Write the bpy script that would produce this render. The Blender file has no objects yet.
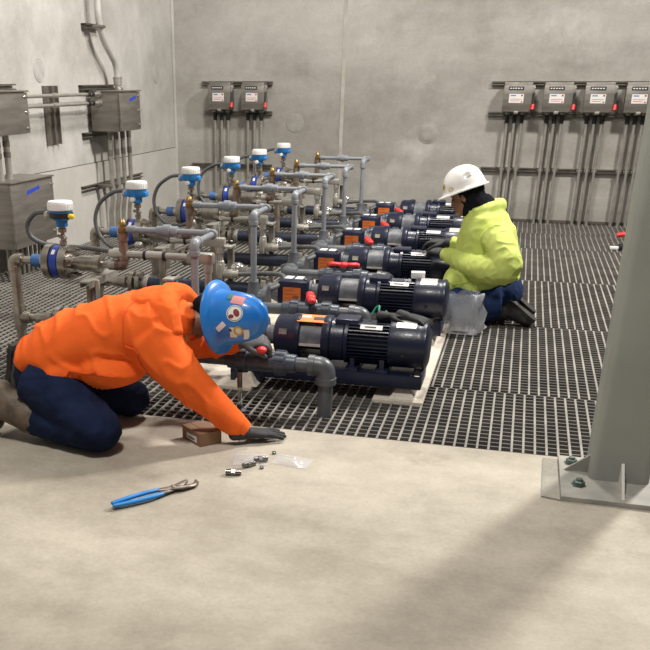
import bpy, bmesh, math, random
from mathutils import Vector, Matrix, Quaternion, noise
random.seed(7)
SC = bpy.context.scene
COL = SC.collection
V = Vector
PI = math.pi

# ------------------------------------------------------------------ materials
def mat(name, col, rough=0.5, metal=0.0, col2=None, scale=8.0, detail=4.0, bump=0.0, bscale=40.0,
        spec=0.5, stretch=None, lo=0.35, hi=0.65, coat=0.0):
    m = bpy.data.materials.new(name); m.use_nodes = True
    nt = m.node_tree; n = nt.nodes; l = nt.links
    b = n['Principled BSDF']
    b.inputs['Base Color'].default_value = (*col, 1); b.inputs['Roughness'].default_value = rough
    b.inputs['Metallic'].default_value = metal; b.inputs['Specular IOR Level'].default_value = spec
    b.inputs['Coat Weight'].default_value = coat
    if col2 is not None or bump:
        tc = n.new('ShaderNodeTexCoord'); mp = n.new('ShaderNodeMapping')
        l.new(tc.outputs['Object'], mp.inputs['Vector'])
        if stretch: mp.inputs['Scale'].default_value = stretch
    if col2 is not None:
        t = n.new('ShaderNodeTexNoise'); t.inputs['Scale'].default_value = scale; t.inputs['Detail'].default_value = detail
        l.new(mp.outputs['Vector'], t.inputs['Vector'])
        r = n.new('ShaderNodeValToRGB')
        r.color_ramp.elements[0].position = lo; r.color_ramp.elements[1].position = hi
        r.color_ramp.elements[0].color = (*col, 1); r.color_ramp.elements[1].color = (*col2, 1)
        l.new(t.outputs['Fac'], r.inputs['Fac']); l.new(r.outputs['Color'], b.inputs['Base Color'])
    if bump:
        t2 = n.new('ShaderNodeTexNoise'); t2.inputs['Scale'].default_value = bscale; t2.inputs['Detail'].default_value = 4
        l.new(mp.outputs['Vector'], t2.inputs['Vector'])
        bp = n.new('ShaderNodeBump'); bp.inputs['Strength'].default_value = bump; bp.inputs['Distance'].default_value = 0.01
        l.new(t2.outputs['Fac'], bp.inputs['Height']); l.new(bp.outputs['Normal'], b.inputs['Normal'])
    return m

def concrete(name, base, dark, light, stain, stain_amt=0.5, sc=0.9, rough=0.85, streak=(1, 1, 1)):
    """layered concrete: broad clouds, mid mottling, fine grain, a few stains and pin holes"""
    m = bpy.data.materials.new(name); m.use_nodes = True
    nt = m.node_tree; n = nt.nodes; l = nt.links; b = n['Principled BSDF']
    b.inputs['Roughness'].default_value = rough; b.inputs['Specular IOR Level'].default_value = 0.25
    tc = n.new('ShaderNodeTexCoord')
    def nz(scale, det, rgh=0.6, st=(1, 1, 1)):
        mp = n.new('ShaderNodeMapping'); mp.inputs['Scale'].default_value = st
        l.new(tc.outputs['Object'], mp.inputs['Vector'])
        t = n.new('ShaderNodeTexNoise'); t.inputs['Scale'].default_value = scale
        t.inputs['Detail'].default_value = det; t.inputs['Roughness'].default_value = rgh
        l.new(mp.outputs['Vector'], t.inputs['Vector']); return t.outputs['Fac']
    def ramp(f, a, c, p0, p1):
        r = n.new('ShaderNodeValToRGB'); e = r.color_ramp.elements
        e[0].position, e[1].position = p0, p1; e[0].color = (*a, 1); e[1].color = (*c, 1)
        l.new(f, r.inputs['Fac']); return r.outputs['Color']
    def mix(fac, a, c, mode='MIX'):
        x = n.new('ShaderNodeMix'); x.data_type = 'RGBA'; x.blend_type = mode
        if isinstance(fac, float): x.inputs[0].default_value = fac
        else: l.new(fac, x.inputs[0])
        for s, v in ((6, a), (7, c)):
            if isinstance(v, tuple): x.inputs[s].default_value = (*v, 1)
            else: l.new(v, x.inputs[s])
        return x.outputs[2]
    c = ramp(nz(sc, 6, 0.6, streak), dark, light, 0.38, 0.62)
    c = mix(0.30, c, ramp(nz(sc * 6, 9, 0.75), dark, light, 0.38, 0.60))
    g = ramp(nz(70, 4, 0.7), (0.90, 0.90, 0.90), (1.04, 1.04, 1.04), 0.3, 0.7)
    c = mix(1.0, c, g, 'MULTIPLY')
    sf = ramp(nz(sc * 2.3, 7, 0.65), (0, 0, 0), (stain_amt,) * 3, 0.60, 0.74)
    c = mix(sf, c, stain)
    vo = n.new('ShaderNodeTexVoronoi'); vo.inputs['Scale'].default_value = 3.1; vo.feature = 'F1'
    l.new(tc.outputs['Object'], vo.inputs['Vector'])
    pin = ramp(vo.outputs['Distance'], (0.55, 0.53, 0.5), (1, 1, 1), 0.012, 0.03)
    c = mix(1.0, c, pin, 'MULTIPLY')
    l.new(c, b.inputs['Base Color'])
    bp = n.new('ShaderNodeBump'); bp.inputs['Strength'].default_value = 0.25; bp.inputs['Distance'].default_value = 0.01
    l.new(nz(25, 8, 0.7), bp.inputs['Height']); l.new(bp.outputs['Normal'], b.inputs['Normal'])
    return m

M = {}
M['floor'] = concrete('floor_concrete', (0.42, 0.378, 0.31), (0.30, 0.267, 0.215), (0.53, 0.482, 0.40), (0.215, 0.172, 0.13), 0.65, 0.8, 0.7, (0.55, 1.35, 1))
M['wall_b'] = concrete('back_wall_concrete', (0.40, 0.38, 0.345), (0.29, 0.272, 0.243), (0.50, 0.48, 0.445), (0.57, 0.55, 0.51), 0.7, 0.5, 0.88, (0.7, 1, 2.0))
M['wall_l'] = concrete('left_wall_concrete', (0.50, 0.485, 0.455), (0.37, 0.355, 0.325), (0.60, 0.585, 0.555), (0.33, 0.285, 0.23), 0.55, 0.75, 0.88)
M['wall_low'] = concrete('lower_left_wall_concrete', (0.52, 0.50, 0.465), (0.45, 0.43, 0.395), (0.59, 0.57, 0.53), (0.40, 0.37, 0.33), 0.4, 0.6, 0.88)
M['plinth'] = concrete('plinth_concrete', (0.56, 0.51, 0.43), (0.45, 0.40, 0.33), (0.66, 0.61, 0.53), (0.33, 0.28, 0.22), 0.5, 3.0)
M['patch'] = concrete('patch_mortar', (0.30, 0.275, 0.24), (0.25, 0.23, 0.20), (0.36, 0.335, 0.29), (0.4, 0.37, 0.32), 0.4, 3.0)
M['joint'] = mat('joint_filler', (0.50, 0.47, 0.42), 0.9, col2=(0.38, 0.35, 0.31), scale=6)
M['dark_joint'] = mat('dark_joint', (0.10, 0.085, 0.07), 0.9)
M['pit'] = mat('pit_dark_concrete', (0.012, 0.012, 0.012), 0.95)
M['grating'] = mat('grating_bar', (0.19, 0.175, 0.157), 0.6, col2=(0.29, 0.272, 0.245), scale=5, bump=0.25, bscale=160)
M['grating_x_shaded'] = mat('grating_cross_bar_shaded', (0.085, 0.078, 0.071), 0.7, col2=(0.135, 0.125, 0.113), scale=5)  # same material as the long bars, with shade darkened into its colour
M['stainless'] = mat('brushed_stainless', (0.20, 0.185, 0.165), 0.42, 0.6, col2=(0.29, 0.27, 0.24), scale=3, bump=0.04, bscale=60, stretch=(1, 1, 8))
M['steel'] = mat('pipe_steel', (0.25, 0.225, 0.19), 0.30, 0.85, col2=(0.43, 0.40, 0.355), scale=18)
M['bronze'] = mat('bronze_fitting', (0.17, 0.10, 0.07), 0.4, 0.6, col2=(0.28, 0.23, 0.19), scale=20)
M['brass'] = mat('brass_fitting', (0.34, 0.22, 0.085), 0.35, 0.8, col2=(0.26, 0.165, 0.07), scale=30)
M['galv'] = mat('galvanised_conduit', (0.34, 0.325, 0.29), 0.40, 0.6, col2=(0.48, 0.46, 0.42), scale=10)
M['pale'] = mat('pale_conduit', (0.52, 0.51, 0.485), 0.4, 0.3, col2=(0.62, 0.605, 0.58), scale=6)
M['cap_l'] = mat('wall_cap_mortar', (0.37, 0.36, 0.335), 0.9, col2=(0.44, 0.425, 0.40), scale=12)
M['cap_b'] = mat('back_wall_cap_mortar', (0.29, 0.275, 0.25), 0.9, col2=(0.36, 0.345, 0.315), scale=12)
M['alu'] = mat('aluminium_conduit', (0.38, 0.36, 0.325), 0.36, 0.6, col2=(0.49, 0.47, 0.43), scale=6)
M['strut'] = mat('strut_steel', (0.17, 0.155, 0.135), 0.45, 0.6, col2=(0.26, 0.24, 0.21), scale=10)
M['rust_strut'] = mat('worn_strut_steel', (0.16, 0.12, 0.09), 0.55, 0.5, col2=(0.30, 0.26, 0.22), scale=9)
M['black'] = mat('black_plastic', (0.014, 0.014, 0.016), 0.45)
M['rubber'] = mat('black_rubber', (0.012, 0.012, 0.012), 0.7)
M['hose'] = mat('grey_hose', (0.095, 0.098, 0.10), 0.5, bump=0.35, bscale=120)
M['pvc'] = mat('grey_pvc', (0.20, 0.215, 0.24), 0.38, col2=(0.26, 0.275, 0.30), scale=9)
M['pvc_dark_shaded'] = mat('dark_shaded_grey_pvc', (0.062, 0.068, 0.08), 0.36, col2=(0.10, 0.108, 0.12), scale=9)  # dark grey for the lower run; on the drop pipe it paints in shade
M['valve'] = mat('valve_body_plastic', (0.040, 0.052, 0.075), 0.35, col2=(0.065, 0.08, 0.105), scale=14)
M['navy'] = mat('navy_machine_paint', (0.0045, 0.0075, 0.026), 0.36, col2=(0.008, 0.0125, 0.037), scale=7, bump=0.1, bscale=70, coat=0.08)
M['navy_pipe'] = mat('navy_lined_pipe', (0.012, 0.016, 0.032), 0.35, col2=(0.02, 0.025, 0.045), scale=7)
M['spool'] = mat('scuffed_grey_casting', (0.075, 0.08, 0.098), 0.5, 0.05, col2=(0.17, 0.172, 0.18), scale=18)
M['tin'] = mat('silver_foil_label', (0.62, 0.60, 0.56), 0.35, 0.3, col2=(0.48, 0.47, 0.45), scale=40)
M['white'] = mat('white_label', (0.74, 0.73, 0.71), 0.5)
M['ink'] = mat('dark_ink', (0.03, 0.03, 0.035), 0.6)
M['red_ink'] = mat('red_ink', (0.55, 0.06, 0.05), 0.6)
M['blue_ink'] = mat('blue_ink', (0.08, 0.16, 0.5), 0.6)
M['orange_label'] = mat('orange_label', (0.62, 0.15, 0.02), 0.5, col2=(0.50, 0.11, 0.02), scale=24)
M['orange_tag'] = mat('bright_orange_tag', (0.86, 0.21, 0.03), 0.5)
M['orange_ink'] = mat('brown_ink', (0.22, 0.06, 0.02), 0.6)
M['red'] = mat('red_handle_plastic', (0.66, 0.03, 0.03), 0.4)
M['blue_band'] = mat('blue_band', (0.018, 0.05, 0.33), 0.35)
M['blue_cap'] = mat('blue_sleeve', (0.045, 0.13, 0.34), 0.6)
M['tx_blue'] = mat('transmitter_blue', (0.02, 0.20, 0.55), 0.35)
M['tx_white'] = mat('transmitter_white', (0.72, 0.71, 0.69), 0.4)
M['yellow'] = mat('yellow_plug', (0.85, 0.62, 0.03), 0.4)
M['blue_tape'] = mat('blue_tape', (0.02, 0.06, 0.45), 0.5)
M['column'] = mat('column_grey_paint', (0.265, 0.275, 0.25), 0.5, col2=(0.31, 0.32, 0.295), scale=3, bump=0.08, bscale=50)
M['plate'] = mat('base_plate_grey', (0.24, 0.235, 0.21), 0.6, col2=(0.37, 0.35, 0.31), scale=7)
M['nut'] = mat('green_grey_nut', (0.07, 0.115, 0.105), 0.45, 0.4, col2=(0.15, 0.19, 0.17), scale=40)
M['worn_edge'] = mat('worn_pale_edge', (0.62, 0.60, 0.55), 0.6)
M['hiviz_orange'] = mat('orange_fleece', (0.92, 0.150, 0.022), 0.85, col2=(0.83, 0.125, 0.018), scale=5, bump=0.25, bscale=22, spec=0.2)
M['hiviz_lime'] = mat('lime_fleece', (0.57, 0.66, 0.17), 0.85, col2=(0.51, 0.60, 0.15), scale=5, bump=0.25, bscale=22, spec=0.2)
M['seam_o'] = mat('orange_seam', (0.72, 0.09, 0.008), 0.9)
M['seam_l'] = mat('lime_seam', (0.42, 0.56, 0.08), 0.9)
M['jeans'] = mat('navy_work_denim', (0.006, 0.011, 0.034), 0.9, col2=(0.013, 0.022, 0.06), scale=7, bump=0.3, bscale=60, spec=0.15)
M['jeans_b'] = mat('blue_denim', (0.010, 0.022, 0.070), 0.9, col2=(0.02, 0.04, 0.11), scale=7, bump=0.3, bscale=60, spec=0.15)
M['boot_brown'] = mat('brown_leather', (0.075, 0.052, 0.034), 0.6, col2=(0.15, 0.115, 0.08), scale=16, bump=0.3, bscale=40)
M['boot_black'] = mat('black_leather', (0.014, 0.013, 0.013), 0.55, col2=(0.03, 0.028, 0.027), scale=12, bump=0.2, bscale=40)
M['sole'] = mat('boot_sole', (0.02, 0.018, 0.016), 0.8)
M['glove'] = mat('charcoal_knit_glove', (0.020, 0.020, 0.022), 0.75, col2=(0.036, 0.036, 0.038), scale=40, bump=0.2, bscale=150)
M['glove_grey'] = mat('grey_coated_glove', (0.075, 0.073, 0.075), 0.7, col2=(0.11, 0.107, 0.108), scale=40, bump=0.2, bscale=150)
M['hat_blue'] = mat('blue_hard_hat', (0.006, 0.155, 0.56), 0.35, col2=(0.02, 0.20, 0.60), scale=6, coat=0.2)
M['hat_white'] = mat('white_hard_hat', (0.78, 0.76, 0.73), 0.35, coat=0.3)
M['skin'] = mat('brown_skin', (0.20, 0.092, 0.05), 0.5, col2=(0.24, 0.115, 0.065), scale=10)
M['skin_w'] = mat('tan_skin', (0.30, 0.145, 0.085), 0.5, col2=(0.34, 0.17, 0.10), scale=10)
M['hood_black'] = mat('black_knit', (0.008, 0.009, 0.012), 0.95, bump=0.3, bscale=80, spec=0.1)
M['gold'] = mat('gold_sticker', (0.55, 0.37, 0.05), 0.5)
M['maroon'] = mat('maroon_ink', (0.22, 0.03, 0.03), 0.6)
M['flag'] = mat('flag_red_pink', (0.60, 0.22, 0.22), 0.6)
M['green_ink'] = mat('dark_green_ink', (0.03, 0.17, 0.14), 0.6)
M['cardboard'] = mat('brown_cardboard', (0.235, 0.135, 0.075), 0.8, col2=(0.28, 0.165, 0.095), scale=9)
M['plier_blue'] = mat('blue_dipped_grip', (0.01, 0.21, 0.58), 0.42)
M['dark_steel'] = mat('dark_tool_steel', (0.13, 0.105, 0.085), 0.42, 0.7, col2=(0.25, 0.22, 0.19), scale=30)
M['green_cord'] = mat('green_cord', (0.03, 0.28, 0.17), 0.6)
M['chrome'] = mat('bright_steel', (0.66, 0.64, 0.60), 0.18, 0.9)
M['dull_steel'] = mat('dull_fitting_steel', (0.30, 0.285, 0.27), 0.28, 0.85, col2=(0.16, 0.15, 0.14), scale=60)
M['strap'] = mat('orange_brown_strap', (0.42, 0.11, 0.02), 0.7)
M['eye'] = mat('eye', (0.05, 0.03, 0.02), 0.2)

def clear_plastic(name, amt, tint):
    m = bpy.data.materials.new(name); m.use_nodes = True
    n = m.node_tree.nodes; l = m.node_tree.links
    b = n['Principled BSDF']; b.inputs['Base Color'].default_value = (*tint, 1); b.inputs['Roughness'].default_value = 0.22
    tr = n.new('ShaderNodeBsdfTransparent'); mx = n.new('ShaderNodeMixShader')
    lw = n.new('ShaderNodeLayerWeight'); lw.inputs['Blend'].default_value = 0.45
    mr = n.new('ShaderNodeMapRange'); mr.inputs['To Min'].default_value = amt; mr.inputs['To Max'].default_value = min(1, amt + 0.45)
    l.new(lw.outputs['Facing'], mr.inputs['Value']); l.new(mr.outputs['Result'], mx.inputs['Fac'])
    l.new(tr.outputs['BSDF'], mx.inputs[1]); l.new(b.outputs['BSDF'], mx.inputs[2])
    l.new(mx.outputs['Shader'], n['Material Output'].inputs['Surface'])
    return m
M['bag'] = clear_plastic('clear_polythene', 0.30, (0.66, 0.68, 0.72))
M['zip'] = clear_plastic('clear_zip_bag', 0.30, (0.70, 0.68, 0.68))
M['tube'] = clear_plastic('clear_tube', 0.35, (0.6, 0.6, 0.58))

# ------------------------------------------------------------------ mesh builder
def fillet(pts, r, n=6):
    pts = [V(p) for p in pts]; out = [pts[0]]
    for i in range(1, len(pts) - 1):
        a, b, c = pts[i-1], pts[i], pts[i+1]
        u = (a - b); w = (c - b); rr = min(r, u.length * 0.49, w.length * 0.49)
        p0 = b + u.normalized() * rr; p1 = b + w.normalized() * rr
        for k in range(n + 1):
            t = k / n
            out.append((1-t)**2 * p0 + 2*t*(1-t) * b + t*t * p1)
    out.append(pts[-1]); return out

def spline(pts, n=8):
    pts = [V(p) for p in pts]; P = [2*pts[0]-pts[1]] + pts + [2*pts[-1]-pts[-2]]; out = []
    for i in range(1, len(P) - 2):
        p0, p1, p2, p3 = P[i-1:i+3]
        for k in range(n):
            t = k / n
            out.append(0.5*((2*p1)+(p2-p0)*t+(2*p0-5*p1+4*p2-p3)*t*t+(3*p1-p0-3*p2+p3)*t**3))
    out.append(pts[-1]); return out

class MB:
    def __init__(s): s.b = bmesh.new()
    def box(s, c, d, rot=None, bev=0.0):
        m = Matrix.Translation(V(c)) @ (rot.to_4x4() if rot else Matrix.Identity(4)) @ Matrix.Diagonal((*d, 1))
        g = bmesh.ops.create_cube(s.b, size=1, matrix=m)
        if bev:
            es = list({e for v in g['verts'] for e in v.link_edges})
            bmesh.ops.bevel(s.b, geom=es, offset=bev, segments=2, profile=0.5, affect='EDGES')
        return s
    def box2(s, a, b, bev=0.0):
        return s.box([(a[i]+b[i])/2 for i in range(3)], [abs(b[i]-a[i]) for i in range(3)], None, bev)
    def rings(s, R, close=True, cap=True):
        vs = [[s.b.verts.new(p) for p in r] for r in R]
        n = len(vs[0])
        for a, b in zip(vs, vs[1:]):
            for i in range(n if close else n - 1):
                j = (i + 1) % n
                try: s.b.faces.new((a[i], a[j], b[j], b[i]))
                except ValueError: pass
        if cap and close:
            for r in (vs[0][::-1], vs[-1]):
                try: s.b.faces.new(r)
                except ValueError: pass
        return s
    def tube(s, pts, r, seg=12, cap=True):
        pts = [V(p) for p in pts]
        rs = r if isinstance(r, (list, tuple)) else [r] * len(pts)
        t = (pts[1] - pts[0]).normalized()
        a = t.orthogonal().normalized(); R = []
        for i, p in enumerate(pts):
            d = (pts[min(i+1, len(pts)-1)] - pts[max(i-1, 0)]).normalized()
            q = t.rotation_difference(d); a = (q @ a).normalized(); t = d
            b = t.cross(a)
            R.append([p + (a*math.cos(2*PI*k/seg) + b*math.sin(2*PI*k/seg)) * rs[i] for k in range(seg)])
        return s.rings(R, True, cap)
    def cyl(s, a, b, r, seg=16, r2=None):
        return s.tube([a, b], [r, r if r2 is None else r2], seg)
    def lathe(s, o, ax, prof, seg=20):
        """prof: (distance along axis, radius)"""
        o = V(o); ax = V(ax).normalized(); a = ax.orthogonal().normalized(); b = ax.cross(a)
        R = [[o + ax*t + (a*math.cos(2*PI*k/seg)+b*math.sin(2*PI*k/seg))*max(r, 1e-4) for k in range(seg)] for t, r in prof]
        return s.rings(R)
    def ell(s, c, r, rot=None, u=16, v=12):
        m = Matrix.Translation(V(c)) @ (rot.to_4x4() if rot else Matrix.Identity(4)) @ Matrix.Diagonal((*r, 1))
        bmesh.ops.create_uvsphere(s.b, u_segments=u, v_segments=v, radius=1, matrix=m); return s
    def loft(s, secs, seg=20, caps=True):
        """secs: (centre, half width, half height, side vector); rounded ends"""
        C_ = [V(x[0]) for x in secs]; R = []
        def ring(c, d, side, w, h):
            sd = V(side); sd = (sd - d * sd.dot(d)).normalized(); up = d.cross(sd)
            return [c + sd*math.cos(2*PI*k/seg)*w + up*math.sin(2*PI*k/seg)*h for k in range(seg)]
        N = len(secs)
        for i, (c, w, h, sd) in enumerate(secs):
            d = (C_[min(i+1, N-1)] - C_[max(i-1, 0)]).normalized()
            if i == 0 and caps:
                for q in (0.2, 0.55, 0.85):
                    R.append(ring(C_[0] - d*min(w, h)*0.6*math.sqrt(max(0, 1-q*q)), d, sd, w*q, h*q))
            R.append(ring(C_[i], d, sd, w, h))
            if i == N-1 and caps:
                for q in (0.85, 0.55, 0.2):
                    R.append(ring(C_[i] + d*min(w, h)*0.6*math.sqrt(max(0, 1-q*q)), d, sd, w*q, h*q))
        return s.rings(R)
    def prism(s, poly, axis, a, b):
        """poly of 2D points extruded along axis 'X','Y','Z' from a to b"""
        f = {'X': lambda u, v, w: (w, u, v), 'Y': lambda u, v, w: (u, w, v), 'Z': lambda u, v, w: (u, v, w)}[axis]
        return s.rings([[V(f(u, v, a)) for u, v in poly], [V(f(u, v, b)) for u, v in poly]])
    def add(s, o):
        me = bpy.data.meshes.new('t'); o.b.to_mesh(me); s.b.from_mesh(me); bpy.data.meshes.remove(me); return s
    def xf(s, m): bmesh.ops.transform(s.b, matrix=m, verts=s.b.verts); return s

ORG = {}
def origin_of(o):
    p = V((0, 0, 0))
    while o is not None: p += o.location; o = o.parent
    return p
def part(name, mb, m, parent=None, ang=40, smooth=True, loc=None):
    me = bpy.data.meshes.new(name)
    bmesh.ops.recalc_face_normals(mb.b, faces=mb.b.faces)
    mb.b.to_mesh(me); mb.b.free()
    o = bpy.data.objects.new(name, me); COL.objects.link(o)
    if isinstance(m, (list, tuple)):
        for x in m: me.materials.append(x)
    else: me.materials.append(m)
    if parent is not None: o.parent = parent
    L = V(loc) if loc is not None else None
    base = origin_of(parent) if parent is not None else V((0, 0, 0))
    if L is not None: o.location = L - base; base = L
    me.transform(Matrix.Translation(-base))
    if smooth:
        me.polygons.foreach_set('use_smooth', [True] * len(me.polygons))
        me.set_sharp_from_angle(angle=math.radians(ang))
    return o
def tag(o, label=None, cat=None, group=None, kind=None):
    if label: o['label'] = label
    if cat: o['category'] = cat
    if group: o['group'] = group
    if kind: o['kind'] = kind
    return o
def thing(name, label, cat, loc, group=None):
    o = bpy.data.objects.new(name, None); COL.objects.link(o); o.location = loc; o.empty_display_size = 0.1
    return tag(o, label, cat, group)
def solo(name, mb, m, label, cat, loc=None, group=None, **k):
    return tag(part(name, mb, m, None, loc=loc, **k), label, cat, group)
def structure(name, mb, m, **k):
    return tag(part(name, mb, m, None, **k), kind='structure')
def dup(o, parent=None, dy=0.0, label=None):
    c = o.copy(); COL.objects.link(c)
    if parent is not None:
        c.parent = parent
    else:
        c.location = o.location + V((0, dy, 0))
        if label: c['label'] = label
    for ch in list(o.children): dup(ch, c)
    return c
def fused(name, mb, m, parent=None, vox=0.012, smooth=6, fold=None):
    """close overlapping lofts into one continuous skin, then soften it; fold(p) displaces along the normal"""
    me = bpy.data.meshes.new(name); bmesh.ops.recalc_face_normals(mb.b, faces=mb.b.faces); mb.b.to_mesh(me); mb.b.free()
    o = bpy.data.objects.new(name, me); COL.objects.link(o)
    r = o.modifiers.new('r', 'REMESH'); r.mode = 'VOXEL'; r.voxel_size = vox
    q = o.modifiers.new('s', 'SMOOTH'); q.factor = 0.5; q.iterations = smooth
    dg = bpy.context.evaluated_depsgraph_get(); dg.update()
    nm = bpy.data.meshes.new_from_object(o.evaluated_get(dg)); o.modifiers.clear(); o.data = nm; bpy.data.meshes.remove(me)
    nm.name = name
    if fold:
        ns = [v.normal.copy() for v in nm.vertices]
        for v, nn in zip(nm.vertices, ns): v.co += nn * fold(v.co, nn)
    nm.materials.clear(); nm.materials.append(m)
    base = origin_of(parent) if parent is not None else V((0, 0, 0))
    if parent is not None: o.parent = parent
    nm.transform(Matrix.Translation(-base))
    nm.polygons.foreach_set('use_smooth', [True] * len(nm.polygons))
    return o

def patch(mb, f, us, vs):
    """thin double-sided surface patch f(u,v)->point grid"""
    R = [[V(f(u, v)) for u in us] for v in vs]
    mb.rings(R, close=False, cap=False); return mb
# ================================================================== the setting
BY, LX = 11.15, -4.17          # back wall plane, left wall plane
FE = 3.84                      # edge between concrete floor and grating
b = MB()                       # front concrete floor with very slight unevenness
nx, ny = 46, 44
X0, X1, Y0, Y1 = -7.0, 4.5, -2.5, FE
for j in range(ny + 1):
    pass
grid = []
for j in range(ny + 1):
    y = Y0 + (Y1 - Y0) * j / ny; row = []
    for i in range(nx + 1):
        x = X0 + (X1 - X0) * i / nx
        k = max(0.0, min(1.0, (FE - 0.45 - y) / 0.5)); k = k*k*(3-2*k)
        z = -0.022 * k + 0.007 * k * noise.noise(V((x*0.5, y*1.7, 0)))
        row.append(V((x, y, z)))
    grid.append(row)
b.rings(grid, close=False, cap=False)
b.box2((X0, FE - 0.001, -0.75), (X1, FE, 0.0))
structure('floor', b, M['floor'], ang=60)
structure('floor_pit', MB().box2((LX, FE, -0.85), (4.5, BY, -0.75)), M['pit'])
SEAMS = [FE, 4.68, 6.16, 7.72, 9.31, 10.3, BY - 0.02]
GX1 = 4.4
PITCH = 0.05
for si, (ya, yb) in enumerate(zip(SEAMS, SEAMS[1:])):
    b = MB(); off = [0.0, 0.021, 0.008, 0.03, 0.014, 0.026][si]
    x = LX + 0.02 + off
    while x < GX1:
        b.box2((x - 0.0050, ya + 0.004, -0.036), (x + 0.0050, yb - 0.004, 0.0)); x += PITCH
    b2 = MB(); y = ya + 0.008
    while y < yb:
        b2.box2((LX + 0.01, y - 0.0045, -0.036), (GX1, y + 0.0045, -0.0035)); y += PITCH
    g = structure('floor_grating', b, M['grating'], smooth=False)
    part('cross_bars', b2, M['grating_x_shaded'], g, smooth=False)
# walls
structure('wall_back', MB().box2((LX - 0.4, BY, -0.85), (4.5, BY + 0.3, 5.6)), M['wall_b'])
structure('wall_left', MB().box2((LX - 0.4, 2.0, 0.735), (LX, BY, 5.6)), M['wall_l'])
structure('wall_left_lower', MB().box2((LX - 0.4, 2.0, -0.85), (LX + 0.012, BY, 0.728)), M['wall_low'])
structure('trim_1', MB().box2((LX - 0.3, 2.0, 0.7275), (LX + 0.004, BY, 0.7355)), M['dark_joint'])
structure('trim_2', MB().box2((-2.115, BY - 0.006, 0), (-2.075, BY + 0.02, 5.6)), M['joint'])
structure('trim_3', MB().box2((LX, BY - 0.008, 0.0), (4.5, BY + 0.01, 0.03)), M['dark_joint'])
b = MB().tube([(LX + 0.012, BY - 0.012, z) for z in (0, 0.5, 1, 2, 3, 5.5)], 0.022, 8)
structure('trim_4', b, M['wall_l'])

def wall_cap(p, n, r, label):
    n = V(n)
    b = MB().lathe(p, n, [(-0.01, r), (0.002, r), (0.005, r*0.96), (0.004, r*0.84), (0.006, r*0.82), (0.008, r*0.4), (0.008, 0.001)], 28)
    solo('tie_hole_cap', b, M['cap_l'] if abs(n.x) > 0.5 else M['cap_b'], label, 'wall cap', loc=p)
wall_cap((-2.653, BY, 1.024), (0, -1, 0), 0.105, 'round grey plug on the back wall right of the two switch boxes')
wall_cap((-1.087, BY, 0.935), (0, -1, 0), 0.118, 'round grey plug on the back wall behind the white hard hat')
wall_cap((LX, 7.80, 1.571), (1, 0, 0), 0.10, 'round grey plug on the left wall above the upright steel strut')
wall_cap((LX, 10.58, 1.551), (1, 0, 0), 0.10, 'round grey plug on the left wall near the far corner')

# ------------------------------------------------------------------ strut rails
def strut_bar(a, c, w=0.041, out=(0, -1, 0)):
    """channel with open slot facing out"""
    a, c = V(a), V(c); d = (c - a).normalized(); o = V(out); s = d.cross(o); L = (c - a).length; mid = (a + c) / 2
    R = Matrix((d, s, o)).transposed()
    b = MB(); t = 0.0035
    b.box(mid + o*t/2, (L, w, t), R)
    for q in (-1, 1):
        b.box(mid + s*q*(w/2 - t/2) + o*w/2, (L, t, w), R)
        b.box(mid + s*q*(w/2 - 0.006) + o*(w - t/2), (L, 0.011, t), R)
    b.box(mid + o*0.012, (L*0.98, 0.018, 0.003), R)
    return b
rb = BY
for z, x0, x1, lab in ((1.452, -0.43, 1.95, 'top steel strut rail behind the four switch boxes, back wall right'),
                       (1.143, -0.44, 1.95, 'middle steel strut rail under the four switch boxes, back wall right'),
                       (0.566, -0.46, 1.95, 'lowest steel strut rail crossing the conduits, back wall right')):
    solo('strut_rail', strut_bar((x0, rb, z), (x1, rb, z)), M['strut'], lab, 'rail', loc=(x0, rb, z))
for z, x0, x1, lab in ((1.452, -3.80, -2.93, 'top steel strut rail behind the two switch boxes, back wall left'),
                       (1.130, -3.78, -2.93, 'middle steel strut rail under the two switch boxes, back wall left'),
                       (0.535, -3.95, -2.93, 'lowest steel strut rail crossing the conduits, back wall left')):
    solo('strut_rail', strut_bar((x0, rb, z), (x1, rb, z)), M['strut'], lab, 'rail', loc=(x0, rb, z))

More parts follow.
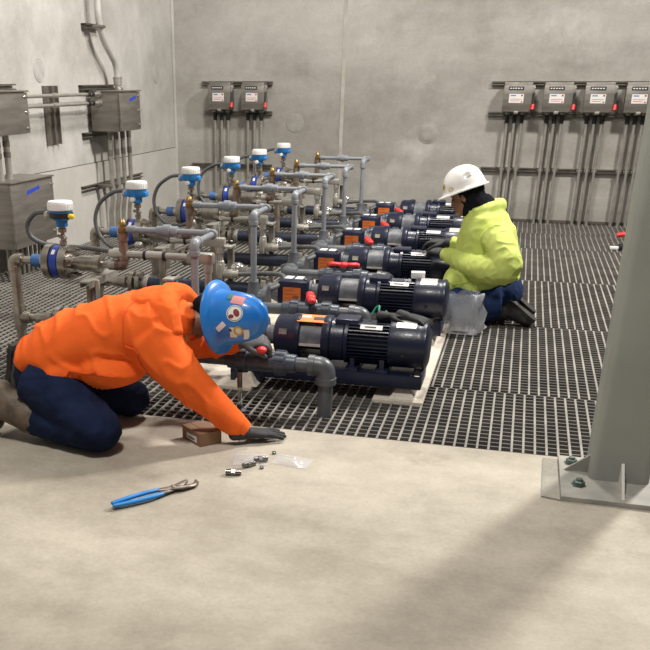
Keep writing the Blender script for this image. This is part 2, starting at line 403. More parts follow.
# ------------------------------------------------------------------ switch boxes on the back wall
def switch_box(x, z0, z1, w, label, group):
    yf, yb = BY - 0.20, BY - 0.045
    r = thing('switch_box', label, 'switch box', (x, yb, z0), group)
    h = z1 - z0
    b = MB().box2((x, yf + 0.02, z0), (x + w, yb, z1), 0.006)
    part('enclosure', b, M['stainless'], r)
    b = MB().box2((x - 0.004, yf, z0 + 0.006), (x + w + 0.004, yf + 0.022, z1 - 0.03), 0.005)
    d = part('door', b, M['stainless'], r)
    part('latch', MB().box2((x + w*0.42, yf - 0.006, z0 - 0.012), (x + w*0.58, yf + 0.02, z0 + 0.014), 0.003), M['galv'], d)
    b = MB().box2((x + w*0.16, yf - 0.003, z1 - 0.075), (x + w*0.70, yf, z1 - 0.040))
    n = part('name_plate', b, M['ink'], r)
    bb = MB()
    for k in range(5): bb.box2((x + w*(0.20 + 0.095*k), yf - 0.0042, z1 - 0.063), (x + w*(0.26 + 0.095*k), yf - 0.003, z1 - 0.052))
    part('lettering', bb, M['white'], n)
    b = MB().box2((x + w*0.20, yf - 0.003, z0 + h*0.32), (x + w*0.72, yf, z0 + h*0.62))
    wl = part('warning_label', b, M['white'], r)
    bb = MB().box2((x + w*0.25, yf - 0.0045, z0 + h*0.55), (x + w*0.44, yf - 0.003, z0 + h*0.585)); part('blue_print', bb, M['blue_ink'], wl)
    bb = MB(); bb.box2((x + w*0.62, yf - 0.0045, z0 + h*0.545), (x + w*0.69, yf - 0.003, z0 + h*0.60))
    for k, (u0, u1) in enumerate(((0.25, 0.66), (0.25, 0.58))): bb.box2((x + w*u0, yf - 0.0045, z0 + h*(0.44 - 0.06*k)), (x + w*u1, yf - 0.003, z0 + h*(0.455 - 0.06*k)))
    bb.box2((x + w*0.63, yf - 0.0045, z0 + h*0.34), (x + w*0.69, yf - 0.003, z0 + h*0.385))
    part('red_print', bb, M['red_ink'], wl)
    xs = x + w
    b = MB().box2((xs, yf + 0.03, z0 + h*0.12), (xs + 0.014, yb - 0.03, z1 - 0.03), 0.003)
    b.cyl((xs + 0.01, yf + 0.05, z1 - 0.055), (xs + 0.03, yf + 0.05, z1 - 0.055), 0.016)
    b.box2((xs + 0.012, yf + 0.03, z1 - 0.085), (xs + 0.026, yf + 0.05, z1 - 0.03), 0.003)
    part('side_bracket', b, M['galv'], r)
    hb = MB().tube([(xs + 0.022, yf + 0.02, z1 - 0.10), (xs + 0.024, yf + 0.0, z0 + h*0.40), (xs + 0.024, yf - 0.012, z0 + h*0.22)], 0.010, 8)
    hd = part('lever', hb, M['black'], r)
    part('grip', MB().tube([(xs + 0.024, yf - 0.004, z0 + h*0.27), (xs + 0.020, yf - 0.02, z0 + h*0.10)], [0.019, 0.022], 10), M['red'], hd)
    return r
def riser_conduit(x, ztop, label, group, y=BY - 0.085, dx=0.0):
    r = thing('conduit', label, 'conduit', (x, y, 0), group)
    part('pipe', MB().cyl((x + dx, y, -0.03), (x, y, ztop), 0.0165, 12), M['galv'], r)
    part('coupling', MB().lathe((x, y, ztop - 0.115), (0, 0, 1), [(0, 0.020), (0.005, 0.022), (0.08, 0.022), (0.085, 0.020)], 12), M['rubber'], r)
    part('lock_nut', MB().lathe((x, y, ztop - 0.028), (0, 0, 1), [(0, 0.022), (0.004, 0.03), (0.02, 0.03), (0.03, 0.02)], 8), M['galv'], r)
    part('clamp', MB().box2((x - 0.03, y + 0.0, 0.552), (x + 0.03, y + 0.043, 0.582), 0.004), M['strut'], r)
nth = ['left', 'middle', 'right']
rb_x = [-0.288, 0.130, 0.546, 0.955]
rb_n = ['leftmost of the four grey switch boxes on the back wall right', 'second from left of the four grey switch boxes on the back wall',
        'third from left of the four grey switch boxes on the back wall', 'grey switch box on the back wall half hidden by the steel column']
bn = ['leftmost', 'second', 'third', 'column-side']
for k, x in enumerate(rb_x):
    switch_box(x, 1.165, 1.462, 0.292, rb_n[k], 'switch boxes on the back wall')
    for q in range(3):
        riser_conduit(x + 0.06 + q*0.078, 1.168, '%s of three grey conduits below the %s switch box of the back wall right group' % (nth[q], bn[k]), 'conduits below the switch boxes')
for k, x in enumerate((-3.665, -3.255)):
    switch_box(x, 1.165, 1.462, 0.268, ['left', 'right'][k] + ' of the two grey switch boxes beside the far left corner', 'switch boxes on the back wall')
    for q in range(3):
        riser_conduit(x + 0.045 + q*0.082, 1.165, '%s of three grey conduits below the %s switch box near the far left corner' % (nth[q], ['left', 'right'][k]), 'conduits below the switch boxes')

# ------------------------------------------------------------------ left wall cabinets and conduits
def cabinet(x0, x1, y0, y1, z0, z1, label, sticker, side_conduits=False):
    r = thing('electrical_cabinet', label, 'cabinet', (x0, (y0+y1)/2, z0))
    part('enclosure', MB().box2((x0, y0, z0), (x1 - 0.022, y1, z1), 0.006), M['stainless'], r)
    d = part('door', MB().box2((x1 - 0.020, y0 - 0.006, z0 + 0.004), (x1, y1 + 0.006, z1 - 0.012), 0.005), M['stainless'], r)
    part('rain_lip', MB().box2((x0, y0 - 0.012, z1 - 0.008), (x1 + 0.012, y1 + 0.012, z1 + 0.004), 0.002), M['stainless'], r)
    h = z1 - z0
    for zz in (z0 + h*0.13, z0 + h*0.5, z0 + h*0.87):
        part('latch', MB().lathe((x1, y1 - 0.04, zz), (1, 0, 0), [(0, 0.013), (0.006, 0.013), (0.009, 0.009), (0.010, 0.001)], 12).box((x1 + 0.003, y1 - 0.015, zz), (0.010, 0.04, 0.012), None, 0.003), M['chrome'], d)
    for zz in (z0 + h*0.2, z0 + h*0.8):
        part('hinge', MB().cyl((x1 - 0.006, y0 - 0.012, zz - 0.035), (x1 - 0.006, y0 - 0.012, zz + 0.035), 0.009, 8), M['strut'], d)
    if sticker:
        ya, yb, za, zb = sticker
        part('blue_label', MB().rings([[V((x1 + e, y, z)) for y, z in ((ya, za), (yb, za + 0.028), (yb - 0.01, zb + 0.024), (ya + 0.012, zb))] for e in (0.0, 0.002)]), M['blue_tape'], d)
    return r
c1 = cabinet(-4.12, -3.80, 6.49, 7.17, 0.255, 0.765, 'large stainless cabinet with blue label, lowest on the left wall', (6.72, 6.94, 0.655, 0.685))
for yy in (6.55, 7.03):
    for xx in (-4.07, -3.86):
        part('leg', MB().box2((xx - 0.02, yy - 0.02, -0.02), (xx + 0.02, yy + 0.02, 0.257), 0.003), M['strut'], c1)
cabinet(-4.12, -3.80, 8.69, 9.17, 1.03, 1.395, 'stainless cabinet with blue label on the left wall under a bent conduit', (8.90, 9.07, 1.295, 1.325))
cabinet(-4.12, -3.86, 6.42, 6.985, 1.10, 1.415, 'stainless cabinet at the photo left edge above the larger cabinet', None)
for (y0, y1, z, lab) in ((8.55, 9.36, 1.425, 'short steel strut rail above the left wall cabinet with bent conduit'),
                         (8.55, 9.30, 1.000, 'short steel strut rail below the left wall cabinet with bent conduit'),
                         (8.42, 9.95, 0.515, 'steel strut rail low on the left wall behind four conduits'),
                         (6.50, 7.30, 1.440, 'short steel strut rail above the cabinet at the photo left edge')):
    solo('strut_rail', strut_bar((LX, y0, z), (LX, y1, z), 0.045, (1, 0, 0)), M['strut'], lab, 'rail', loc=(LX, y0, z))
solo('upright_strut', MB().box2((LX - 0.006, 7.82, 0.955), (LX + 0.012, 8.045, 1.445)).box2((LX, 7.82, 0.955), (LX + 0.045, 7.832, 1.445)).box2((LX, 7.925, 0.955), (LX + 0.045, 7.94, 1.445)).box2((LX, 8.033, 0.955), (LX + 0.045, 8.045, 1.445)),
     M['strut'], 'upright double steel strut on the left wall between two cabinets', 'rail', loc=(LX, 7.93, 0.955))
# bent aluminium conduit above the middle cabinet
r = thing('bent_conduit', 'pale conduit bending down the left wall to the cabinet top', 'conduit', (-4.0, 9.1, 1.395))
xc = -4.03
part('pipe', MB().tube(fillet([(xc, 8.80, 4.8), (xc, 8.80, 1.90), (xc, 9.17, 1.62), (xc, 9.17, 1.40)], 0.2, 8), 0.032, 14), M['pale'], r)
part('coupling', MB().lathe((xc, 9.17, 1.44), (0, 0, 1), [(0, 0.042), (0.06, 0.042), (0.062, 0.045), (0.075, 0.045), (0.08, 0.038)], 14), M['galv'], r)
part('hub', MB().lathe((xc, 9.17, 1.392), (0, 0, 1), [(0, 0.05), (0.02, 0.05), (0.03, 0.042)], 14), M['strut'], r)
solo('conduit_bracket', strut_bar((LX, 8.70, 1.955), (LX, 9.02, 1.955), 0.05, (1, 0, 0)).box2((-4.075, 8.74, 1.94), (-3.985, 8.86, 1.965), 0.004), M['strut'],
     'short strut bracket clamping the bent conduit high on left wall', 'bracket', loc=(LX, 8.86, 1.955))
# two horizontal conduits between cabinets
for z, x, w in ((1.368, -4.02, 'upper'), (1.290, -4.02, 'lower')):
    r = thing('conduit', '%s of two horizontal conduits joining the left wall cabinets' % w, 'conduit', (x, 7.03, z))
    part('pipe', MB().cyl((x, 6.99, z), (x, 8.69, z), 0.0150, 12), M['alu'], r)
    for y in (8.42, 8.50): part('coupling', MB().cyl((x, y, z), (x, y + 0.05, z), 0.021, 12), M['rubber'], r)
    part('sleeve', MB().cyl((x, 7.72, z), (x, 7.80, z), 0.022, 12), M['galv'], r)
    part('hub', MB().cyl((x, 8.655, z), (x, 8.69, z), 0.028, 12), M['galv'], r)
# vertical conduits below the middle cabinet and between the two left cabinets
pos4 = ['first', 'second', 'third', 'fourth']
for k in range(4):
    y = 8.78 + 0.16*k; x = -3.98
    r = thing('conduit', '%s from the left of four conduits dropping from the left wall cabinet' % pos4[k], 'conduit', (x, y, 0), 'conduits below the left wall cabinet')
    part('pipe', MB().tube(fillet([(x, y, 1.03), (x, y, 0.42), (x - 0.05, y + 0.02, 0.2), (x - 0.05, y + 0.02, -0.05)], 0.1), 0.0215, 12), M['galv'], r)
    for z in (0.80, 0.95): part('coupling', MB().cyl((x, y, z), (x, y, z + 0.06), 0.025, 12), M['strut'], r)
    part('clamp', MB().box2((LX + 0.03, y - 0.035, 0.50), (x + 0.01, y + 0.035, 0.53), 0.004), M['strut'], r)
for k, y in enumerate((6.66, 6.80)):
    x = -3.985
    r = thing('conduit', '%s of two conduits between the cabinets at the photo left edge' % ['left', 'right'][k], 'conduit', (x, y, 0.77))
    part('pipe', MB().cyl((x, y, 0.77), (x, y, 1.10), 0.026, 12), M['galv'], r)
    for z in (0.93, 1.01): part('coupling', MB().cyl((x, y, z), (x, y, z + 0.04), 0.030, 12), M['strut'], r)
    part('hub', MB().cyl((x, y, 0.766), (x, y, 0.80), 0.036, 12), M['galv'], r)
for k in range(8):
    y = 6.62 + 0.075*k; x = -3.97
    r = thing('conduit', '%s of eight thin conduits dropping below the large left cabinet' % ['first', 'second', 'third', 'fourth', 'fifth', 'sixth', 'seventh', 'last'][k], 'conduit', (x, y, 0), 'conduits below the large left cabinet')
    part('pipe', MB().cyl((x, y, -0.03), (x, y, 0.258), 0.017, 10), M['alu'], r)
    part('hub', MB().cyl((x, y, 0.225), (x, y, 0.256), 0.024, 10), M['galv'], r)

# ------------------------------------------------------------------ column at the right
cl = thing('steel_column', 'grey painted square steel column rising at the right edge', 'column', (0.52, 3.69, 0))
def rrect(cx, cy, w, d, r, n=5):
    P = []
    for (sx, sy, a0) in ((1, 1, 0), (-1, 1, 90), (-1, -1, 180), (1, -1, 270)):
        for k in range(n + 1):
            a = math.radians(a0 + 90*k/n)
            P.append((cx + sx*(w/2 - r) + r*math.cos(a), cy + sy*(d/2 - r) + r*math.sin(a)))
    return P
part('shaft', MB().prism(rrect(0.522, 3.69, 0.232, 0.232, 0.032), 'Z', 0.02, 5.6), M['column'], cl, ang=60)
part('base_plate', MB().box2((0.295, 3.375, -0.03), (0.95, 3.815, 0.020), 0.003), M['plate'], cl)
def tri(a, b_, c, t):
    a, b_, c = V(a), V(b_), V(c); n = (b_ - a).cross(c - a).normalized() * t/2
    return MB().rings([[a - n, b_ - n, c - n], [a + n, b_ + n, c + n]])
part('gusset', tri((0.31, 3.655, 0.019), (0.41, 3.655, 0.019), (0.41, 3.655, 0.10), 0.012), M['plate'], cl, smooth=False)
part('gusset', tri((0.525, 3.40, 0.019), (0.525, 3.578, 0.019), (0.525, 3.578, 0.105), 0.011), M['worn_edge'], cl, smooth=False)
for (x, y) in ((0.345, 3.735), (0.365, 3.505), (0.70, 3.50), (0.715, 3.735)):
    b = MB().lathe((x, y, 0.019), (0, 0, 1), [(0, 0.030), (0.004, 0.030), (0.0041, 0.0235), (0.018, 0.0235), (0.021, 0.019)], 6)
    n = part('nut', b, M['nut'], cl, ang=20)
    part('stud', MB().cyl((x, y, 0.03), (x, y, 0.048), 0.013, 12), M['nut'], n)
solo('mortar_patch', MB().prism([(0.222, 3.39), (0.293, 3.372), (0.293, 3.80), (0.232, 3.80)], 'Z', -0.03, 0.006), M['patch'],
     'grey mortar patch in the floor left of the column base plate', 'floor patch', loc=(0.24, 3.6, 0))
r = thing('blue_handled_tool', 'blue object on the grating just right of the column foot', 'tool', (0.86, 3.95, 0))
part('grip', MB().tube([(0.70, 4.02, 0.025), (0.80, 3.98, 0.03), (0.88, 3.95, 0.02)], 0.016, 10), M['plier_blue'], r)
part('shank', MB().tube([(0.88, 3.95, 0.02), (1.05, 3.90, 0.015)], 0.009, 8), M['dark_steel'], r)
r = thing('red_handled_tool', 'small red and black tool on the far grating beside the column', 'tool', (1.05, 9.5, 0))
part('handle', MB().tube([(0.945, 9.45, 0.135), (1.0, 9.45, 0.145), (1.12, 9.45, 0.14)], 0.022, 10), M['red'], r)
part('body', MB().tube([(1.05, 9.47, 0.03), (1.08, 9.47, 0.08), (1.14, 9.47, 0.10)], [0.04, 0.045, 0.04], 10).box2((0.98, 9.42, 0.0), (1.10, 9.52, 0.05), 0.01), M['black'], r)
part('jaw', MB().box2((0.90, 9.44, 0.0), (1.0, 9.48, 0.03), 0.006), M['white'], r)

# ================================================================== pump rows
ROWS = [4.52, 5.61, 6.68, 7.74, 8.64, 9.59]
ORD = ['frontmost', 'second from front', 'third from front', 'fourth from front', 'fifth from front', 'farthest']
# two long concrete plinths under the pumps
solo('concrete_plinth', MB().box2((-0.605, 4.36, -0.7), (-0.345, 10.15, 0.012), 0.006), M['plinth'], 'long pale concrete plinth under the motor ends of the pumps', 'plinth', loc=(-0.475, 4.36, 0))
solo('concrete_plinth', MB().box2((-1.75, 4.36, -0.7), (-1.25, 10.15, 0.012), 0.006), M['plinth'], 'long pale concrete plinth under the orange label ends of the pumps', 'plinth', loc=(-1.5, 4.36, 0))

def grout(x, y, z=0.012, h=0.055):
    return MB().rings([[V((x + sx*w, y + sy*w, zz)) for sx, sy in ((-1, -1), (1, -1), (1, 1), (-1, 1))] for w, zz in ((0.075, z - 0.002), (0.06, z + 0.008), (0.028, z + h), (0.02, z + h + 0.004))])

def make_pump(y, label):
    g = 'blue metering pumps'
    r = thing('metering_pump', label, 'pump', (-0.85, y, 0.05), g)
    za = 0.266
    ax = V((1, 0, 0)); o = V((0, y, za))
    # liquid-end box with orange label
    bx = part('gear_box', MB().box2((-1.435, y - 0.10, 0.15), (-1.225, y + 0.10, 0.345), 0.022), M['navy'], r)
    lb = part('orange_label', MB().box2((-1.392, y - 0.1025, 0.168), (-1.272, y - 0.0995, 0.305)), M['orange_label'], bx, smooth=False)
    bb = MB()
    for k in range(5): bb.box2((-1.38, y - 0.1035, 0.285 - 0.024*k), (-1.38 + (0.09 if k % 2 else 0.05), y - 0.1022, 0.288 - 0.024*k))
    bb.box2((-1.325, y - 0.1035, 0.222), (-1.285, y - 0.1022, 0.255))
    part('print', bb, M['orange_ink'], lb, smooth=False)
    for x in (-1.375, -1.305): part('white_tag', MB().box2((x - 0.026, y - 0.03, 0.3445), (x + 0.026, y + 0.05, 0.347)), M['white'], bx, smooth=False)
    part('bolt', MB().lathe((-1.25, y - 0.06, 0.34), (0, 0, 1), [(0, 0.012), (0.016, 0.012), (0.018, 0.008)], 6), M['steel'], bx)
    part('shaft_coupling', MB().lathe(o, ax, [(-1.23, 0.07), (-1.215, 0.07), (-1.214, 0.05), (-1.175, 0.05), (-1.174, 0.06), (-1.15, 0.06)], 20), M['spool'], r)
    part('front_bell', MB().lathe(o, ax, [(-1.165, 0.085), (-1.155, 0.104), (-1.135, 0.112), (-1.075, 0.112), (-1.06, 0.120), (-1.022, 0.120), (-1.015, 0.112), (-1.015, 0.07)], 28), M['navy'], r)
    part('small_plate', MB().box((-1.105, y - 0.104, za + 0.048), (0.045, 0.004, 0.03), Matrix.Rotation(math.radians(-24), 3, 'X')), M['dark_steel'], r, smooth=False)
    # lantern: dark inside, curved scuffed guard over the top half
    ln = part('lantern', MB().lathe(o, ax, [(-1.02, 0.062), (-0.89, 0.062)], 20).box2((-1.02, y - 0.05, za - 0.10), (-0.89, y + 0.05, za - 0.075)), M['black'], r)
    prof = []
    for k in range(15):
        a = math.radians(-8 + 196*k/14); prof.append((y + 0.094*math.cos(a), za + 0.094*math.sin(a)))
    for k in range(15):
        a = math.radians(188 - 196*k/14); prof.append((y + 0.088*math.cos(a), za + 0.088*math.sin(a)))
    part('guard', MB().prism(prof, 'X', -1.018, -0.892), M['spool'], ln)
    for a in (-8, 188):
        bb = MB(); a = math.radians(a); bb.box2((-1.018, y + 0.094*math.cos(a) - 0.012, za + 0.094*math.sin(a) - 0.008), (-0.892, y + 0.094*math.cos(a) + 0.012, za + 0.094*math.sin(a) + 0.003))
        part('guard_flange', bb, M['tin'], ln)
    part('rear_bell', MB().lathe(o, ax, [(-0.895, 0.07), (-0.895, 0.116), (-0.885, 0.122), (-0.855, 0.122), (-0.845, 0.110), (-0.78, 0.108), (-0.77, 0.118), (-0.752, 0.118), (-0.745, 0.10)], 28), M['navy'], r)
    part('junction_plate', MB().box2((-0.83, y - 0.06, za + 0.085), (-0.70, y + 0.06, za + 0.122), 0.01), M['navy'], r)
    # finned motor
    b = MB().lathe(o, ax, [(-0.755, 0.09), (-0.75, 0.097), (-0.535, 0.097), (-0.53, 0.09)], 32)
    mo = part('motor', b, M['navy'], r)
    b = MB()
    for k in range(36):
        a = 360*k/36
        if 62 < a < 118: continue
        a = math.radians(a); c = V((-0.642, y + 0.104*math.cos(a), za + 0.104*math.sin(a)))
        R = Matrix.Rotation(a, 3, 'X'); b.box(c, (0.215, 0.024, 0.0055), R)
    part('cooling_fins', b, M['navy'], mo, smooth=False)
    a = math.radians(128)
    R = Matrix.Rotation(a - PI/2, 3, 'X')
    pl = part('name_plate', MB().box(V((-0.63, y + 0.117*math.cos(a), za + 0.117*math.sin(a))), (0.118, 0.028, 0.003), R), M['white'], mo, smooth=False)
    part('print', MB().box(V((-0.635, y + 0.119*math.cos(a), za + 0.119*math.sin(a))), (0.06, 0.007, 0.001), R), M['ink'], pl, smooth=False)
    part('fan_cover', MB().lathe(o, ax, [(-0.54, 0.10), (-0.535, 0.116), (-0.525, 0.119), (-0.385, 0.119), (-0.365, 0.116), (-0.352, 0.122), (-0.340, 0.121), (-0.330, 0.108), (-0.322, 0.085), (-0.318, 0.03), (-0.318, 0.001)], 36), M['navy'], r)
    prof = []
    for k in range(9):
        a = math.radians(72 + 52*k/8); prof.append((y + 0.1205*math.cos(a), za + 0.1205*math.sin(a)))
    for k in range(9):
        a = math.radians(124 - 52*k/8); prof.append((y + 0.118*math.cos(a), za + 0.118*math.sin(a)))
    part('foil_label', MB().prism(prof, 'X', -0.50, -0.395), M['tin'], r)
    part('bolt', MB().lathe((-0.45, y - 0.112, za - 0.03), (0, -1, 0), [(0, 0.012), (0.014, 0.012), (0.016, 0.006)], 6), M['black'], r)
    for x in (-0.72, -0.56): part('foot', MB().box2((x - 0.035, y - 0.12, 0.13), (x + 0.035, y + 0.12, 0.152), 0.004).box2((x - 0.012, y - 0.10, 0.14), (x + 0.012, y + 0.10, 0.20)), M['navy'], r)
    # base channel on grouted feet
    bb = MB().box2((-1.20, y - 0.125, 0.066), (-0.365, y - 0.113, 0.135), 0.003).box2((-1.20, y + 0.113, 0.066), (-0.365, y + 0.125, 0.135), 0.003)
    bb.box2((-1.20, y - 0.12, 0.120), (-0.42, y + 0.12, 0.132)).box2((-0.377, y - 0.12, 0.07), (-0.365, y + 0.12, 0.15), 0.002).box2((-1.20, y - 0.12, 0.066), (-1.19, y + 0.12, 0.132))
    bs = part('base_frame', bb, M['navy'], r)
    for (x, yy) in ((-0.455, y - 0.06), (-0.455, y + 0.10), (-1.30, y - 0.06)):
        part('grout_foot', grout(x, yy), M['plinth'], bs, smooth=False)
        part('anchor_stud', MB().cyl((x, yy, 0.05), (x, yy, 0.125), 0.008, 8), M['steel'], bs)
    part('support_leg', MB().box2((-1.42, y - 0.06, 0.012), (-1.24, y + 0.06, 0.152), 0.004), M['navy'], r)
    return r
PLAB = ['frontmost blue motor pump, an orange tag and black gloves lying on it',
        'second blue motor pump from front, beside the clear plastic bag',
        'third blue motor pump from front, under the hands in dark gloves',
        'fourth blue motor pump from front, just beyond the hands in dark gloves',
        'fifth blue motor pump from front, near the back wall',
        'farthest blue motor pump, last of the row before the back wall']
p0 = make_pump(ROWS[0], PLAB[0])
def squeeze(o, k):
    if o.type == 'MESH': o.data.transform(Matrix.Diagonal((k, 1, 1, 1)))
    for c in o.children: squeeze(c, k)
for c in p0.children:
    if not c.name.startswith('base_frame'): squeeze(c, 0.955)

# ------------------------------------------------------------------ grey plastic discharge pipe with red-handled valve
def sock(b, p, d, r, L=0.05):
    p, d = V(p), V(d).normalized()
    b.lathe(p, d, [(-L/2, r*0.9), (-L/2 + 0.004, r), (L/2 - 0.004, r), (L/2, r*0.9)], 16)
def elbow(b, p, d0, d1, r, L):
    p, d0, d1 = V(p), V(d0), V(d1)
    b.tube(fillet([p + d0*L, p, p + d1*L], L*0.75, 7), r, 16)
    for d in (d0, d1): b.lathe(p + d*L*0.62, d, [(0, r), (0.002, r*1.10), (L*0.38, r*1.10), (L*0.38 + 0.002, r)], 16)
def make_discharge(y, label):
    r = thing('discharge_pipe', label, 'pipe', (-1.12, y - 0.43, 0), 'grey plastic pipes with red valve handles')
    yc, yv, yp = y + 0.12, y - 0.21, y - 0.43
    xe, xs, zt = -1.53, -1.55, 0.755
    zp = 0.245
    b = MB().cyl((-2.035, yc, zt), (xe, yc, zt), 0.0165, 14); part('upper_pipe', b, M['pvc'], r)
    b = MB().lathe((-1.80, yc, zt), (1, 0, 0), [(-0.06, 0.018), (-0.058, 0.026), (-0.022, 0.026), (-0.02, 0.036), (0.02, 0.036), (0.022, 0.028), (0.06, 0.028), (0.062, 0.018)], 12); part('union', b, M['pvc'], r)
    b = MB().lathe((-2.03, yc, zt), (1, 0, 0), [(0, 0.022), (0.05, 0.022), (0.052, 0.017)], 12); part('end_socket', b, M['pvc'], r)
    b = MB(); elbow(b, (xe, yc, zt), (-1, 0, 0), (0, -1, 0), 0.0235, 0.05); part('elbow', b, M['pvc'], r)
    part('link_pipe', MB().cyl((xe, yc, zt), (xe, yv, zt), 0.0165, 14), M['pvc'], r)
    b = MB(); elbow(b, (xe, yv, zt), (0, 1, 0), (0, 0, -1), 0.025, 0.06); part('elbow', b, M['pvc'], r)
    part('down_pipe', MB().cyl((xe, yv, zt), (xe, yv, 0.33), 0.0195, 16), M['pvc'], r)
    # flange tee at the bottom, then out to the front
    b = MB().lathe((xe, yv, 0.245), (0, 0, 1), [(-0.06, 0.05), (0.03, 0.05), (0.05, 0.04), (0.11, 0.033), (0.115, 0.02)], 18); part('tee', b, M['pvc_dark_shaded'], r)
    b = MB().lathe((xe, yv, zp), (1, 0, 0), [(0.03, 0.05), (0.07, 0.05), (0.071, 0.085), (0.095, 0.085), (0.096, 0.05)], 22); part('flange', b, M['pvc_dark_shaded'], r)
    part('cross_pipe', MB().cyl((xe, yv, zp), (xe, yp, zp), 0.034, 18), M['pvc_dark_shaded'], r)
    b = MB(); sock(b, (xe, yv - 0.09, zp), (0, 1, 0), 0.046, 0.05); part('coupling', b, M['pvc_dark_shaded'], r)
    b = MB(); elbow(b, (xe, yp, zp), (0, 1, 0), (1, 0, 0), 0.046, 0.085); part('elbow', b, M['pvc_dark_shaded'], r)
    part('lower_pipe', MB().cyl((xe, yp, zp), (-0.80, yp, zp), 0.034, 18), M['pvc_dark_shaded'], r)
    # ball valve
    b = MB().lathe((-1.115, yp, zp), (1, 0, 0), [(-0.075, 0.04), (-0.07, 0.05), (0.07, 0.05), (0.075, 0.04)], 18)
    b.lathe((-1.115, yp, zp + 0.03), (0, 0, 1), [(0, 0.036), (0.03, 0.034), (0.034, 0.02)], 14)
    v = part('ball_valve', b, M['valve'], r)
    for s in (-1, 1):
        n = 20; pr = [(-0.030, 0.052), (-0.027, 0.060), (0.020, 0.060), (0.030, 0.050)]
        b = MB().lathe((-1.115 + s*0.098, yp, zp), (s, 0, 0), pr, n)
        for k in range(12):
            a = 2*PI*k/12; b.box((-1.115 + s*0.096, yp + 0.059*math.cos(a), zp + 0.059*math.sin(a)), (0.045, 0.008, 0.010), Matrix.Rotation(a, 3, 'X'))
        part('union_nut', b, M['valve'], v)
        b = MB(); b.lathe((-1.115 + s*0.125, yp, zp), (s, 0, 0), [(0, 0.047), (0.045, 0.045), (0.05, 0.035)], 18); part('socket', b, M['valve'], v)
    hz = zp + 0.066; hx = -1.115
    b = MB().lathe((hx, yp, hz - 0.012), (0, 0, 1), [(0, 0.024), (0.014, 0.031), (0.034, 0.029), (0.042, 0.016)], 14)
    for s in (-1, 1):
        b.loft([(V((hx + s*0.005, yp, hz + 0.010)), 0.024, 0.017, (0, 1, 0)), (V((hx + s*0.045, yp, hz + 0.014)), 0.019, 0.015, (0, 1, 0)), (V((hx + s*0.082, yp, hz + 0.014)), 0.027, 0.019, (0, 1, 0)), (V((hx + s*0.100, yp, hz + 0.012)), 0.020, 0.016, (0, 1, 0))], 12)
    part('handle', b, M['red'], v, loc=(hx, yp, hz), ang=60)
    b = MB(); elbow(b, (-0.795, yp, zp), (-1, 0, 0), (0, 0, -1), 0.047, 0.085); part('elbow', b, M['pvc_dark_shaded'], r)
    part('drop_pipe', MB().cyl((-0.795, yp, zp), (-0.795, yp, -0.3), 0.037, 18), M['pvc_dark_shaded'], r)
    return r
DLAB = ['frontmost grey pipe and valve, its red handle held by the person in orange',
        'second grey pipe and red handled valve from front, handle turned crosswise',
        'third grey pipe from front, its long red handle lying along the pipe',
        'fourth grey pipe and red handled valve from front, handle crosswise',
        'fifth grey pipe and red handled valve from front, near the back wall',
        'farthest grey pipe and red handled valve before the back wall']
d0 = make_discharge(ROWS[0], DLAB[0])
def spin_handle(root, deg):
    for c in root.children:
        if c.name.startswith('ball_valve'):
            for h in c.children:
                if h.name.startswith('handle'): h.rotation_euler.z = math.radians(deg)

